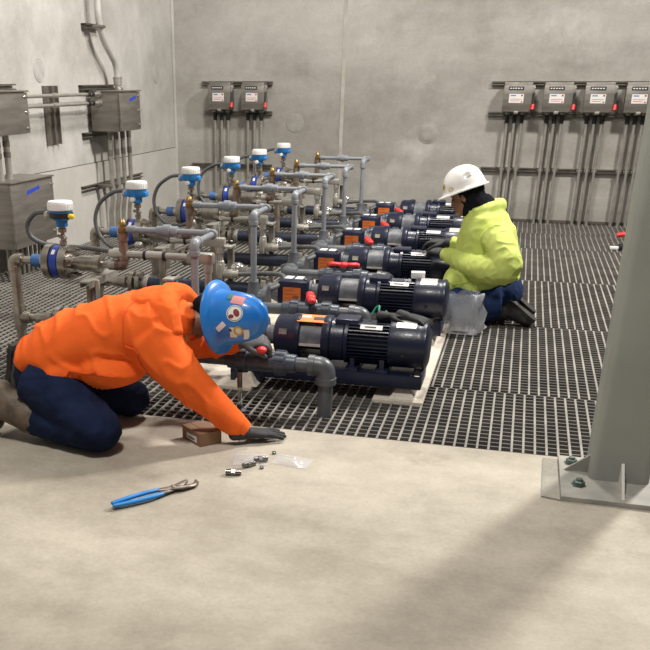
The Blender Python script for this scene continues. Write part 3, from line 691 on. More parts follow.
# ------------------------------------------------------------------ steel instrument piping with diaphragm flange
def bolts(b, o, R, n, x0, x1, r=0.011):
    for k in range(n):
        a = 2*PI*(k + 0.5)/n
        b.cyl(V(o) + V((x0, R*math.cos(a), R*math.sin(a))), V(o) + V((x1, R*math.cos(a), R*math.sin(a))), r, 6)
def make_steel(y, label):
    r = thing('steel_pipe_run', label, 'pipe', (-2.76, y + 0.13, 0), 'steel pipe runs with blue banded flanges')
    yc = y + 0.13; z = 0.558; xr = -2.755
    zl = 0.225
    part('riser', MB().cyl((xr, yc, -0.2), (xr, yc, z), 0.030, 14), M['steel'], r)
    b = MB(); elbow(b, (xr, yc, z), (0, 0, -1), (1, 0, 0), 0.034, 0.055); part('elbow', b, M['steel'], r)
    b = MB().lathe((xr, yc, zl), (0, 0, 1), [(-0.07, 0.038), (0.07, 0.038)], 14).cyl((xr, yc, zl), (xr + 0.075, yc, zl), 0.036, 14); part('tee', b, M['steel'], r)
    b = MB().lathe((xr, yc, 0.0), (0, 0, 1), [(0.0, 0.045), (0.055, 0.045), (0.06, 0.034)], 14); part('floor_collar', b, M['steel'], r)
    part('upper_nipple', MB().cyl((xr, yc, z), (-2.50, yc, z), 0.0215, 14), M['steel'], r)
    part('blue_sleeve', MB().lathe((-2.635, yc, z), (1, 0, 0), [(0, 0.03), (0.005, 0.036), (0.055, 0.036), (0.06, 0.032)], 16), M['blue_cap'], r)
    part('union', MB().lathe((-2.575, yc, z), (1, 0, 0), [(0, 0.034), (0.03, 0.04), (0.03, 0.046), (0.055, 0.046), (0.06, 0.03)], 10), M['steel'], r)
    b = MB().lathe((0, yc, z), (1, 0, 0), [(-2.535, 0.04), (-2.534, 0.096), (-2.494, 0.096), (-2.493, 0.07)], 30)
    fl = part('diaphragm_flange', b, M['steel'], r)
    part('blue_band', MB().lathe((0, yc, z), (1, 0, 0), [(-2.488, 0.06), (-2.487, 0.090), (-2.444, 0.090), (-2.443, 0.06)], 30), M['blue_band'], fl)
    part('white_label', MB().box((-2.466, yc - 0.064, z + 0.064), (0.018, 0.03, 0.004), Matrix.Rotation(math.radians(45), 3, 'X')), M['white'], fl)
    for x in (-2.490, -2.438): part('gasket', MB().lathe((x, yc, z), (1, 0, 0), [(-0.008, 0.06), (-0.008, 0.085), (0.008, 0.085), (0.008, 0.06)], 30), M['rubber'], fl)
    part('flange_ring', MB().lathe((0, yc, z), (1, 0, 0), [(-2.435, 0.06), (-2.435, 0.096), (-2.392, 0.096), (-2.391, 0.05), (-2.37, 0.045)], 30), M['steel'], fl)
    for k in range(8):
        a = 2*PI*(k + 0.5)/8; c_ = (0, yc + 0.076*math.cos(a), z + 0.076*math.sin(a))
        part('bolt', MB().lathe(c_, (1, 0, 0), [(-2.393, 0.010), (-2.385, 0.010), (-2.384, 0.015), (-2.366, 0.015), (-2.365, 0.009), (-2.345, 0.009)], 6), M['steel'], fl, ang=20)
    part('check_valve', MB().lathe((0, yc, z), (1, 0, 0), [(-2.37, 0.036), (-2.34, 0.036), (-2.335, 0.044), (-2.25, 0.044), (-2.245, 0.05), (-2.205, 0.05), (-2.20, 0.022)], 14), M['steel'], r)
    part('lower_nipple', MB().cyl((-2.20, yc, z), (-2.065, yc, z), 0.019, 12), M['steel'], r)
    part('tape_collar', MB().lathe((-2.16, yc, z), (1, 0, 0), [(0, 0.02), (0.004, 0.029), (0.045, 0.029), (0.05, 0.02)], 12), M['galv'], r)
    b = MB(); elbow(b, (-2.065, yc, z), (-1, 0, 0), (0, 0, 1), 0.028, 0.05); part('elbow', b, M['bronze'], r)
    part('bronze_riser', MB().lathe((-2.065, yc, z + 0.03), (0, 0, 1), [(0, 0.024), (0.02, 0.027), (0.105, 0.027), (0.106, 0.033), (0.145, 0.033), (0.148, 0.02)], 8), M['bronze'], r)
    part('brass_valve', MB().lathe((-2.065, yc, z + 0.17), (0, 0, 1), [(0, 0.02), (0.01, 0.027), (0.035, 0.027), (0.036, 0.018), (0.05, 0.018), (0.051, 0.024), (0.068, 0.020), (0.078, 0.012)], 8).cyl((-2.065, yc, z + 0.197), (-2.0, yc, z + 0.197), 0.017, 10), M['brass'], r)
    # lower suction line
    part('suction_nipple', MB().cyl((xr, yc, zl), (-2.50, yc, zl), 0.0235, 12), M['steel'], r)
    part('suction_union', MB().lathe((-2.64, yc, zl), (1, 0, 0), [(0, 0.03), (0.01, 0.036), (0.07, 0.036), (0.071, 0.042), (0.10, 0.042), (0.105, 0.03)], 10), M['steel'], r)
    b = MB()
    for x0 in (-2.505, -2.455): b.lathe((x0, yc, zl), (1, 0, 0), [(0, 0.03), (0.001, 0.076), (0.03, 0.076), (0.031, 0.03)], 24)
    bolts(b, (0, yc, zl), 0.06, 4, -2.52, -2.41, 0.010); f2 = part('suction_flange', b, M['steel'], r)
    part('reducer', MB().lathe((-2.425, yc, zl), (1, 0, 0), [(0, 0.04), (0.03, 0.058), (0.05, 0.058), (0.055, 0.048)], 18), M['galv'], r)
    part('lined_pipe', MB().cyl((-2.38, yc, zl), (-1.60, yc, zl), 0.047, 18), M['navy_pipe'], r)
    b = MB()
    for x0 in (-1.615, -1.565): b.lathe((x0, yc, zl), (1, 0, 0), [(0, 0.04), (0.001, 0.088), (0.035, 0.088), (0.036, 0.04)], 24)
    bolts(b, (0, yc, zl), 0.07, 6, -1.635, -1.515, 0.010)
    part('pump_flange', b, M['steel'], r)
    b = MB().lathe((0, yc, zl + 0.0), (1, 0, 0), [(-1.53, 0.05), (-1.50, 0.05), (-1.45, 0.075), (-1.436, 0.075)], 18); part('adapter', b, M['spool'], r)
    return r
SLAB = ['frontmost steel pipe run with blue banded flange, left of the orange hoodie',
        'second steel pipe run with blue banded flange from front',
        'third steel pipe run with blue banded flange from front',
        'fourth steel pipe run with blue banded flange from front',
        'fifth steel pipe run with blue banded flange from front',
        'farthest steel pipe run with blue banded flange, near the back wall']
s0 = make_steel(ROWS[0], SLAB[0])

# ------------------------------------------------------------------ pressure transmitters
def make_tx(y, label, front):
    yc = y + 0.13; x = -2.43
    z0 = 0.628
    r = thing('pressure_transmitter', label, 'gauge', (x, yc, z0), 'blue and white pressure transmitters')
    part('stem', MB().lathe((x, yc, z0), (0, 0, 1), [(0, 0.014), (0.03, 0.014), (0.031, 0.021), (0.05, 0.021), (0.051, 0.012), (0.10, 0.012)], 10), M['steel'], r)
    part('bleed_nut', MB().box((x + 0.004, yc - 0.006, z0 + 0.068), (0.034, 0.034, 0.022), Matrix.Rotation(0.6, 3, 'Y'), 0.004).cyl((x - 0.03, yc, z0 + 0.075), (x + 0.02, yc, z0 + 0.06), 0.009, 8), M['steel'], r)
    part('neck', MB().lathe((x, yc, z0 + 0.095), (0, 0, 1), [(0, 0.024), (0.02, 0.026), (0.022, 0.020), (0.05, 0.02)], 8), M['bronze'], r)
    b = MB().lathe((x, yc, z0 + 0.125), (0, 0, 1), [(0, 0.030), (0.006, 0.034), (0.032, 0.034), (0.036, 0.044), (0.055, 0.062), (0.09, 0.064), (0.094, 0.058)], 24)
    if not front:
        b.box2((x - 0.085, yc - 0.03, z0 + 0.165), (x + 0.075, yc + 0.03, z0 + 0.20), 0.01)
    bd = part('housing', b, M['tx_blue'], r)
    if front:
        part('window_band', MB().lathe((x, yc, z0 + 0.172), (0, 0, 1), [(0, 0.060), (0.002, 0.067), (0.030, 0.067), (0.032, 0.060)], 24), M['black'], bd)
        part('yellow_plug', MB().lathe((x + 0.06, yc - 0.02, z0 + 0.185), (1, -0.2, 0), [(0, 0.014), (0.022, 0.014), (0.03, 0.010), (0.032, 0.002)], 10), M['yellow'], bd)
    else:
        part('bolt', MB().lathe((x - 0.01, yc - 0.055, z0 + 0.152), (0, -1, 0), [(-0.03, 0.016), (0.012, 0.016), (0.014, 0.01)], 10), M['white'], bd)
    b = MB().lathe((x, yc, z0 + 0.215), (0, 0, 1), [(0, 0.066), (0.002, 0.070), (0.040, 0.070), (0.047, 0.065), (0.049, 0.001)], 28)
    for k in range(28):
        a = 2*PI*k/28; b.box((x + 0.070*math.cos(a), yc + 0.070*math.sin(a), z0 + 0.235), (0.004, 0.005, 0.03), Matrix.Rotation(a, 3, 'Z'))
    part('cap', b, M['tx_white'], r)
    part('cable_gland', MB().lathe((x - 0.055, yc, z0 + 0.182), (-1, 0, 0), [(0, 0.02), (0.02, 0.02), (0.021, 0.025), (0.04, 0.025), (0.045, 0.016)], 8), M['galv'], r)
    return r
TLAB = ['frontmost pressure transmitter, white cap over a dark band with a yellow plug',
        'second blue transmitter with white cap from front, above a bronze riser',
        'third blue transmitter with white cap from front',
        'fourth blue transmitter with white cap from front',
        'fifth blue transmitter with white cap from front',
        'farthest blue transmitter with white cap, nearest the back wall']
make_tx(ROWS[0], TLAB[0], True)
t1 = make_tx(ROWS[1], TLAB[1], False)

# ------------------------------------------------------------------ hoses from the transmitters, conduits along the rows
def make_hose(y, pts, label):
    yc = y + 0.13
    r = thing('cable_hose', label, 'hose', (-2.5, yc, 0.83), 'grey cable hoses looping from the transmitters')
    part('hose', MB().tube(spline([(x, yc + d, z) for x, z, d in pts], 7), 0.0135, 10), M['hose'], r)
    x, z, d = pts[-1]
    part('end_fitting', MB().lathe((x - 0.01, yc + d, z), (1, 0, 0), [(0, 0.015), (0.01, 0.022), (0.04, 0.022), (0.05, 0.018)], 10), M['galv'], r)
    return r
HLAB = ['frontmost grey cable hose, short loop left of the blue banded flange',
        'second grey cable hose loop from front, large loop over the left wall',
        'third grey cable hose loop from front', 'fourth grey cable hose loop from front',
        'fifth grey cable hose loop from front', 'farthest grey cable hose loop']
make_hose(ROWS[0], [(-2.52, .83, 0), (-2.60, .815, .02), (-2.665, .755, .04), (-2.66, .685, .05), (-2.59, .642, .07), (-2.48, .625, .11), (-2.36, .62, .13), (-2.24, .618, .10), (-2.15, .62, .06)], HLAB[0])
h1 = make_hose(ROWS[1], [(-2.52, .83, 0), (-2.60, .815, 0), (-2.70, .745, 0), (-2.735, .64, -.02), (-2.70, .54, -.04), (-2.62, .475, -.06), (-2.52, .465, -.08), (-2.40, .50, -.12)], HLAB[1])
def make_conduit_run(y, x0, x1, z, dy, label, hose=True):
    yc = y + 0.13 + dy
    r = thing('row_conduit', label, 'conduit', (x0, yc, z), 'pale conduits along the pump rows')
    part('pipe', MB().cyl((x0, yc, z), (x1 - 0.03, yc, z), 0.0195, 12), M['alu'], r)
    part('hub', MB().lathe((x0 - 0.01, yc, z), (1, 0, 0), [(0, 0.021), (0.04, 0.027), (0.09, 0.027), (0.095, 0.02)], 12), M['alu'], r)
    xm = x0 + (x1 - x0)*0.5
    part('coupling', MB().lathe((xm - 0.05, yc, z), (1, 0, 0), [(0, 0.024), (0.10, 0.024)], 12), M['alu'], r)
    for x in (xm - 0.065, xm + 0.048): part('band', MB().lathe((x, yc, z), (1, 0, 0), [(0, 0.026), (0.016, 0.026)], 12), M['rubber'], r)
    part('conduit_body', MB().box2((x1 - 0.07, yc - 0.03, z - 0.03), (x1 + 0.08, yc + 0.03, z + 0.03), 0.012), M['galv'], r)
    xd = x1 + 0.045; zb = 0.34
    part('drop_pipe', MB().cyl((xd, yc, z), (xd, yc, zb + 0.05), 0.0195, 12).lathe((xd, yc, z - 0.075), (0, 0, 1), [(0, 0.022), (0.005, 0.027), (0.05, 0.027)], 10), M['alu'], r)
    lb = part('outlet_body', MB().loft([(V((xd, yc, zb + 0.06)), 0.026, 0.022, (1, 0, 0)), (V((xd, yc, zb)), 0.033, 0.03, (1, 0, 0)), (V((xd, yc, zb - 0.06)), 0.026, 0.026, (1, 0, 0))], 16), M['galv'], r)
    part('cover_plate', MB().loft([(V((xd, yc - 0.03, zb + 0.045)), 0.02, 0.006, (1, 0, 0)), (V((xd, yc - 0.033, zb)), 0.023, 0.006, (1, 0, 0)), (V((xd, yc - 0.03, zb - 0.045)), 0.02, 0.006, (1, 0, 0))], 14), M['alu'], lb)
    part('side_hub', MB().lathe((xd + 0.02, yc, zb - 0.02), (1, 0, 0), [(0, 0.026), (0.03, 0.032), (0.06, 0.032), (0.065, 0.024), (0.10, 0.024), (0.105, 0.015)], 10), M['galv'], lb)
    part('dome', MB().ell((xd + 0.10, yc + 0.06, zb + 0.01), (0.05, 0.045, 0.038)).lathe((xd + 0.12, yc + 0.06, zb - 0.01), (1, 0, 0), [(0, 0.034), (0.05, 0.034), (0.055, 0.026), (0.12, 0.026)], 10), M['chrome'], r)
    hz = zb - 0.02
    if hose: part('pump_hose', MB().tube(spline([(xd + 0.12, yc, hz), (xd + 0.28, yc - 0.01, hz + 0.015), (xd + 0.42, yc - 0.05, hz + 0.025), (xd + 0.475, yc - 0.15, hz + 0.01), (xd + 0.43, yc - 0.26, hz - 0.02), (xd + 0.32, yc - 0.30, hz - 0.05), (xd + 0.22, yc - 0.27, hz - 0.09)], 7), 0.0155, 10), M['hose'], r)
    return r
CLAB = ['frontmost pale conduit, passing over the back of the orange hoodie',
        'second pale row conduit from front', 'third pale row conduit from front', 'fourth pale row conduit from front',
        'fifth pale row conduit from front', 'farthest pale row conduit, nearest the back wall']
make_conduit_run(ROWS[0], -2.14, -1.62, 0.62, 0.0, CLAB[0], False)
cr1 = make_conduit_run(ROWS[1], -2.41, -1.90, 0.525, 0.0, CLAB[1])

# ------------------------------------------------------------------ strut stands
def make_stand(y, label):
    r = thing('pipe_stand', label, 'pipe stand', (-2.2, y + 0.13, 0), 'steel strut pipe stands')
    yc = y + 0.13
    x = -2.21
    part('saddle', MB().box2((x - 0.03, yc - 0.22, 0.495), (x + 0.03, yc + 0.16, 0.503)).box2((x - 0.03, yc - 0.22, 0.465), (x - 0.026, yc + 0.16, 0.50)).box2((x + 0.026, yc - 0.22, 0.465), (x + 0.03, yc + 0.16, 0.50)), M['galv'], r)
    part('post', MB().box2((x - 0.022, yc - 0.16, -0.3), (x + 0.022, yc - 0.12, 0.465), 0.003).box2((x - 0.007, yc - 0.163, 0.0), (x + 0.007, yc - 0.159, 0.46)), M['rust_strut'], r)
    part('brace', MB().box2((x + 0.028, yc - 0.15, 0.36), (x + 0.05, yc - 0.13, 0.50), 0.003), M['galv'], r)
    return r
NTH = ['frontmost', 'second', 'third', 'fourth', 'fifth', 'farthest']
st0 = make_stand(ROWS[0], 'frontmost strut pipe stand, behind the back of the orange hoodie')
def make_post(y, label):
    r = thing('strut_post', label, 'post', (-1.80, y + 0.20, 0), 'upright strut posts between the pump rows')
    yc = y + 0.22
    part('channel', MB().box2((-1.83, yc - 0.02, -0.3), (-1.79, yc + 0.02, 0.50), 0.003).box2((-1.816, yc - 0.0235, 0.0), (-1.804, yc - 0.0195, 0.50)), M['strut'], r)
    part('clamp', MB().box2((-1.84, yc - 0.10, 0.485), (-1.78, yc + 0.02, 0.50), 0.003), M['galv'], r)
    return r
po0 = make_post(ROWS[0], 'frontmost upright strut post between pipe runs')

for i in range(1, 6):
    dy = ROWS[i] - ROWS[0]
    dup(p0, None, dy, PLAB[i]); d = dup(d0, None, dy, DLAB[i]); dup(s0, None, dy, SLAB[i])
    dup(st0, None, dy, '%s strut pipe stand from front, under the steel pipes' % NTH[i])
    dup(po0, None, dy, '%s upright strut post from front, between pipe runs' % NTH[i])
    if i > 1:
        e = ROWS[i] - ROWS[1]
        dup(t1, None, e, TLAB[i]); dup(h1, None, e, HLAB[i]); dup(cr1, None, e, CLAB[i])
bpy.context.view_layer.update()
for o in list(COL.objects):
    if o.get('category') == 'pipe' and o.name.startswith('discharge_pipe'):
        k = min(range(6), key=lambda i: abs(o.location.y - (ROWS[i] - 0.43)))
        spin_handle(o, [104, 106, 2, 108, 108, 110][k])
# small drain stand under the frontmost valve
yp = ROWS[0] - 0.43
r = thing('drain_stand', 'thin upright clear tube on a round foot under the frontmost valve', 'stand', (-1.215, yp - 0.03, 0))
part('tube', MB().cyl((-1.215, yp - 0.05, 0.012), (-1.215, yp - 0.05, 0.20), 0.010, 10), M['tube'], r)
part('nipple', MB().cyl((-1.215, yp - 0.05, 0.12), (-1.215, yp - 0.05, 0.20), 0.013, 10), M['bronze'], r)
part('foot', MB().lathe((-1.215, yp - 0.05, -0.01), (0, 0, 1), [(0, 0.035), (0.012, 0.035), (0.022, 0.018), (0.04, 0.014)], 14), M['valve'], r)
# orange tag and small things lying on the pumps
solo('caution_tag', MB().box((-0.945, ROWS[0] - 0.035, 0.374), (0.165, 0.075, 0.003), Matrix.Rotation(math.radians(16), 3, 'X')), M['orange_tag'],
     'bright orange tag lying flat on the frontmost pump', 'tag', loc=(-0.935, ROWS[0], 0.364))
solo('white_box', MB().box((-0.545, ROWS[1] + 0.06, 0.395), (0.085, 0.06, 0.038), Matrix.Rotation(0.1, 3, 'Z'), 0.003), M['white'],
     'small white box on top of the second pump motor', 'box', loc=(-0.545, ROWS[1] + 0.06, 0.376))

tg = [o for o in COL.objects if o.name.startswith('caution_tag')][0]
Rt = Matrix.Rotation(math.radians(16), 3, 'X')
part('print', MB().box(V((-0.945, ROWS[0] - 0.035, 0.374)) + Rt @ V((0.03, 0.0, 0.002)), (0.06, 0.030, 0.0012), Rt), M['ink'], tg, smooth=False)
part('print', MB().box(V((-0.945, ROWS[0] - 0.035, 0.374)) + Rt @ V((-0.04, 0.015, 0.002)), (0.05, 0.022, 0.0012), Rt), M['white'], tg, smooth=False)
# ================================================================== people
def frame(z, x):
    """rotation whose local z is the crown and local x the front"""
    z = V(z).normalized(); x = V(x); x = (x - z*x.dot(z)).normalized(); y = z.cross(x)
    return Matrix((x, y, z)).transposed()

def hat_point(az, el, A, B, H, k=1.0):
    ce = math.cos(el) ** 0.85
    return V((A*math.cos(az)*ce*k, B*math.sin(az)*ce*k, H*math.sin(el)*k))
def hard_hat(name, root, c, R, m, A, B, H, brim, ridge=True):
    """A,B,H: shell half length, half width, height; brim(az) -> (width, droop)"""
    T = Matrix.Translation(V(c)) @ R.to_4x4(); n = 48; rings = []
    azs = [2*PI*k/n for k in range(n)]
    els = [math.radians(e) for e in (0, 8, 18, 30, 42, 54, 66, 76, 84, 89)]
    for e in reversed(els): rings.append([hat_point(a, e, A, B, H, 0.965) + V((0, 0, -0.002)) for a in azs])
    def br(a, t, dz):
        w, dr = brim(a); p = hat_point(a, 0, A, B, H); d = V((p.x, p.y, 0)).normalized()
        return p + d*(0.004 + w*t) + V((0, 0, -dr*t*t + dz))
    rings.append([br(a, 0.5, -0.006) for a in azs]); rings.append([br(a, 1.0, -0.004) for a in azs])
    rings.append([br(a, 1.02, 0.0) for a in azs]); rings.append([br(a, 0.98, 0.004) for a in azs]); rings.append([br(a, 0.5, 0.001) for a in azs])
    rings.append([br(a, 0.08, 0.003) for a in azs])
    for e in els[1:]:
        rr = []
        for a in azs:
            p = hat_point(a, e, A, B, H)
            if ridge:
                f = math.exp(-((p.y)/(0.016))**2) * min(1, max(0, (e - 0.35)/0.4)) + 0.6*math.exp(-((abs(p.y) - 0.045)/0.009)**2) * min(1, max(0, (e - 0.6)/0.3))
                p = p * (1 + 0.05*f)
            rr.append(p)
        rings.append(rr)
    b = MB().rings(rings); b.xf(T)
    return part(name, b, m, root, ang=50), T
def hat_sticker(hat, T, name, m, az, el, A, B, H, w, h, rot=0, disc=False, k=1.012, label=None):
    az, el, rot = math.radians(az), math.radians(el), math.radians(rot)
    p0 = hat_point(az, el, A, B, H, k)
    nn = V((p0.x/A**2, p0.y/B**2, p0.z/H**2)).normalized()
    u = V((0, 0, 1)).cross(nn).normalized(); v = nn.cross(u)
    u, v = u*math.cos(rot) + v*math.sin(rot), -u*math.sin(rot) + v*math.cos(rot)
    def on(a, b_):
        q = p0 + u*a + v*b_
        s = math.sqrt((q.x/A)**2 + (q.y/B)**2 + (q.z/H)**2)
        return q / s * k if s > 0 else q
    # shell uses cos^0.85, slightly fuller than the ellipsoid: push along the normal to sit just above it
    def surf(a, b_):
        q = p0 + u*a + v*b_; az_ = math.atan2(q.y/B, q.x/A)
        rr = math.hypot(q.x/A, q.y/B); zz = q.z/H
        lo, hi = 0.0, PI/2
        t = math.atan2(zz, rr)
        for _ in range(24):
            mid = (lo + hi)/2
            if math.atan2(math.sin(mid), math.cos(mid)**0.85) < t: lo = mid
            else: hi = mid
        return hat_point(az_, lo, A, B, H, k)
    b = MB()
    if disc:
        R = [[surf(w*r*math.cos(2*PI*q/24), h*r*math.sin(2*PI*q/24)) for q in range(24)] for r in (0.02, 0.5, 1.0)]
        b.rings(R)
    else:
        us = [-w + 2*w*i/6 for i in range(7)]; vs = [-h + 2*h*i/4 for i in range(5)]
        b.rings([[surf(x, y) for x in us] for y in vs], close=False, cap=False)
    b.xf(T)
    o = part(name, b, m, hat)
    if label: o['label'] = label
    return o

def hand(name, m, root, wrist, d, up, thumb, curl=(0.3, 0.35, 0.3), spread=0.12, sc=1.0, tcurl=0.4, cuff=None, vox=0.0042):
    d = V(d).normalized(); up = V(up); up = (up - d*up.dot(d)).normalized(); s = up.cross(d) * thumb
    w = V(wrist); P = lambda a, b_, c: w + (d*a + s*b_ + up*c) * sc
    b = MB()
    b.loft([(P(-0.035, 0, 0), 0.031*sc, 0.025*sc, s), (P(0.0, 0, 0), 0.030*sc, 0.022*sc, s), (P(0.035, 0.002, 0), 0.040*sc, 0.020*sc, s), (P(0.075, 0.0, 0.0), 0.043*sc, 0.017*sc, s), (P(0.096, 0.0, -0.001), 0.040*sc, 0.013*sc, s)], 18)
    for k, (y0, L) in enumerate(((0.031, 0.074), (0.0105, 0.083), (-0.010, 0.077), (-0.030, 0.060))):
        a = spread*(1.2 - 0.8*k); dd = (d*math.cos(a) + s*math.sin(a)).normalized()
        p = P(0.080, y0, 0.001); pts = [p.copy()]; ang = 0
        for q, f in enumerate((0.42, 0.33, 0.25)):
            ang += curl[q] * (1 + 0.06*k)
            v = dd*math.cos(ang) - up*math.sin(ang)
            p = p + v*L*1.1*f*sc; pts.append(p.copy())
        b.tube(spline(pts, 4), [0.0105*sc - 0.0022*sc*i/12 for i in range(13)], 10); b.ell(pts[-1], (0.0082*sc,)*3, None, 10, 8)
    t0 = P(0.022, 0.026, -0.004); td = (d*0.66 + s*0.68 - up*0.25).normalized(); t1 = t0 + td*0.042*sc
    td2 = (d*math.cos(tcurl) + s*(0.55 - tcurl*0.8) - up*(0.25 + tcurl*0.5)).normalized(); t2 = t1 + td2*0.034*sc; t3 = t2 + (td2 - up*0.3*tcurl).normalized()*0.024*sc
    b.tube(spline([t0, t1, t2, t3], 4), [0.0145*sc - 0.004*sc*i/12 for i in range(13)], 10); b.ell(t3, (0.0098*sc,)*3, None, 10, 8)
    o = fused(name, b, m, root, vox, 2)
    if cuff: part('cuff', MB().loft([(P(-0.055, 0, 0), 0.036*sc, 0.031*sc, s), (P(-0.02, 0, 0), 0.034*sc, 0.028*sc, s), (P(0.0, 0, 0), 0.0325*sc, 0.025*sc, s)], 18), cuff, o)
    return o

def head_mesh(b, T, female=False):
    """skull, jaw, brow, nose, lips, chin and ears in a head frame: z crown, x face"""
    h = MB(); k = 0.95 if female else 1.0
    h.ell((-0.005, 0, 0.025), (0.098*k, 0.077*k, 0.100*k), None, 24, 18)
    h.loft([(V((0.030, 0, 0.02)), 0.066*k, 0.062*k, (0, 1, 0)), (V((0.034, 0, -0.04)), 0.060*k, 0.055*k, (0, 1, 0)), (V((0.046, 0, -0.085)), 0.042*k, 0.038*k, (0, 1, 0)), (V((0.058, 0, -0.105)), 0.026*k, 0.024*k, (0, 1, 0))], 20)
    h.ell((0.082, 0, 0.022), (0.014, 0.05, 0.014)); h.ell((0.080, 0, -0.112*k), (0.018, 0.022, 0.016))
    h.loft([(V((0.088, 0, 0.012)), 0.009, 0.009, (0, 1, 0)), (V((0.101, 0, -0.018)), 0.012, 0.011, (0, 1, 0)), (V((0.106, 0, -0.034)), 0.017, 0.011, (0, 1, 0))], 12)
    for s in (-1, 1):
        h.ell((0.096, s*0.014, -0.036), (0.010, 0.009, 0.008)); h.ell((0.066, s*0.042, -0.022), (0.026, 0.022, 0.022)); h.ell((-0.002, s*0.078*k, -0.008), (0.020, 0.009, 0.032))
    h.ell((0.093, 0, -0.060), (0.012, 0.025, 0.0075)); h.ell((0.091, 0, -0.072), (0.012, 0.021, 0.008))
    h.xf(T); b.add(h)
def eyes(root, T):
    for s in (-1, 1):
        b = MB().ell((0.083, s*0.031, -0.002), (0.011, 0.014, 0.010), None, 14, 10); b.xf(T); part('eye', b, M['eye'], root)
def folds(amp, sc, seed, st=(1, 1, 1)):
    def f(p, n):
        q = V((p.x*st[0]*sc + seed, p.y*st[1]*sc, p.z*st[2]*sc))
        a = noise.noise(q); r = 1 - abs(noise.noise(q*1.7 + V((9, 3, 1))))*2
        return amp*(0.6*a + 0.55*max(0, r)**2 - 0.15)
    return f
def seam(obj, pts, r, m, name='seam'):
    base = origin_of(obj); P = []
    for p in spline(pts, 8):
        ok, loc, nn, ix = obj.closest_point_on_mesh(p - base)
        P.append(base + loc + nn*r*0.25)
    return part(name, MB().tube(P, r, 8), m, obj)
def boot(root, m, top, ankle, heel, toe, side, sc=1.0):
    b = MB()
    top, ankle, heel, toe = V(top), V(ankle), V(heel), V(toe)
    b.loft([(top, 0.062*sc, 0.062*sc, side), (ankle, 0.056*sc, 0.060*sc, side)], 18)
    fd = (toe - heel).normalized(); up = (ankle - (heel + toe)/2); up = (up - fd*up.dot(fd)).normalized()
    L = (toe - heel).length
    b.loft([(heel + fd*0.03 + up*0.05, 0.040*sc, 0.045*sc, side), (heel + fd*L*0.3 + up*0.055, 0.042*sc, 0.055*sc, side), (heel + fd*L*0.55 + up*0.042, 0.046*sc, 0.042*sc, side), (heel + fd*L*0.8 + up*0.034, 0.050*sc, 0.034*sc, side), (toe - fd*0.02 + up*0.028, 0.040*sc, 0.028*sc, side)], 18)
    b.tube([ankle, heel + fd*L*0.28 + up*0.06], 0.055*sc, 14)
    o = fused('boot', b, m, root, 0.009, 4, folds(0.006, 14, 2))
    s = V(side).normalized()
    sb = MB()
    prof = [(0.0, 0.030), (0.06, 0.040), (0.30, 0.038), (0.48, 0.036), (0.75, 0.050), (0.93, 0.042), (1.0, 0.022)]
    lo = []; hi = []
    for t, w in prof: lo.append(heel + fd*L*t + s*w*sc); 
    for t, w in reversed(prof): lo.append(heel + fd*L*t - s*w*sc)
    sb.rings([[p + up*0.018 for p in lo], [p - up*0.006 for p in lo]])
    part('sole', sb, M['sole'], o, smooth=False)
    return o

# ------------------------------------------------------------------ kneeling person in orange
man = None
hc = V((-1.250, 3.80, 0.522)); cr = V((0.95, -0.22, 0.15)); fr = V((0.33, 0.0, -1.0))
MR = frame(cr, fr); MT = Matrix.Translation(hc) @ MR.to_4x4()
b = MB()
head_mesh(b, MT)
sd = V((-0.26, 0.96, 0)).normalized()
b.tube(spline([(-1.28, 3.79, 0.51), (-1.36, 3.755, 0.50), (-1.42, 3.72, 0.495)], 5), 0.056, 14)
b.loft([(V((-2.02, 3.56, 0.30)), 0.13, 0.10, sd), (V((-1.84, 3.59, 0.42)), 0.13, 0.09, sd), (V((-1.60, 3.66, 0.48)), 0.15, 0.09, sd), (V((-1.46, 3.70, 0.495)), 0.14, 0.08, sd), (V((-1.38, 3.74, 0.50)), 0.07, 0.06, sd)], 20)
arm_n = [V((-1.46, 3.55, 0.46)), V((-1.27, 3.565, 0.25)), V((-1.075, 3.622, 0.062))]
arm_f = [V((-1.40, 3.88, 0.46)), V((-1.46, 3.96, 0.33)), V((-1.21, 4.035, 0.344))]
for A_ in (arm_n, arm_f): b.tube(A_, [0.05, 0.042, 0.028], 12)
leg_n = [V((-1.98, 3.47, 0.27)), V((-1.645, 3.345, 0.105)), V((-2.04, 3.40, 0.10))]
leg_f = [V((-2.00, 3.67, 0.27)), V((-1.705, 3.80, 0.105)), V((-2.20, 3.86, 0.14))]
for A_ in (leg_n, leg_f): b.tube([A_[0], A_[1]], [0.075, 0.055], 12); b.tube([A_[1], A_[2]], [0.055, 0.04], 12)
man = fused('person', b, M['skin'], None, 0.008, 3)
tag(man, 'kneeling person in orange hoodie and blue hard hat reaching for a valve', 'person')
eyes(man, MT)
hb_ = MB(); hb_.ell((-0.030, 0, -0.005), (0.085, 0.082, 0.085), None, 20, 14).ell((-0.055, 0, -0.06), (0.05, 0.06, 0.05)); hb_.xf(MT)
fused('hair', hb_, M['hood_black'], man, 0.008, 3, folds(0.004, 30, 1))
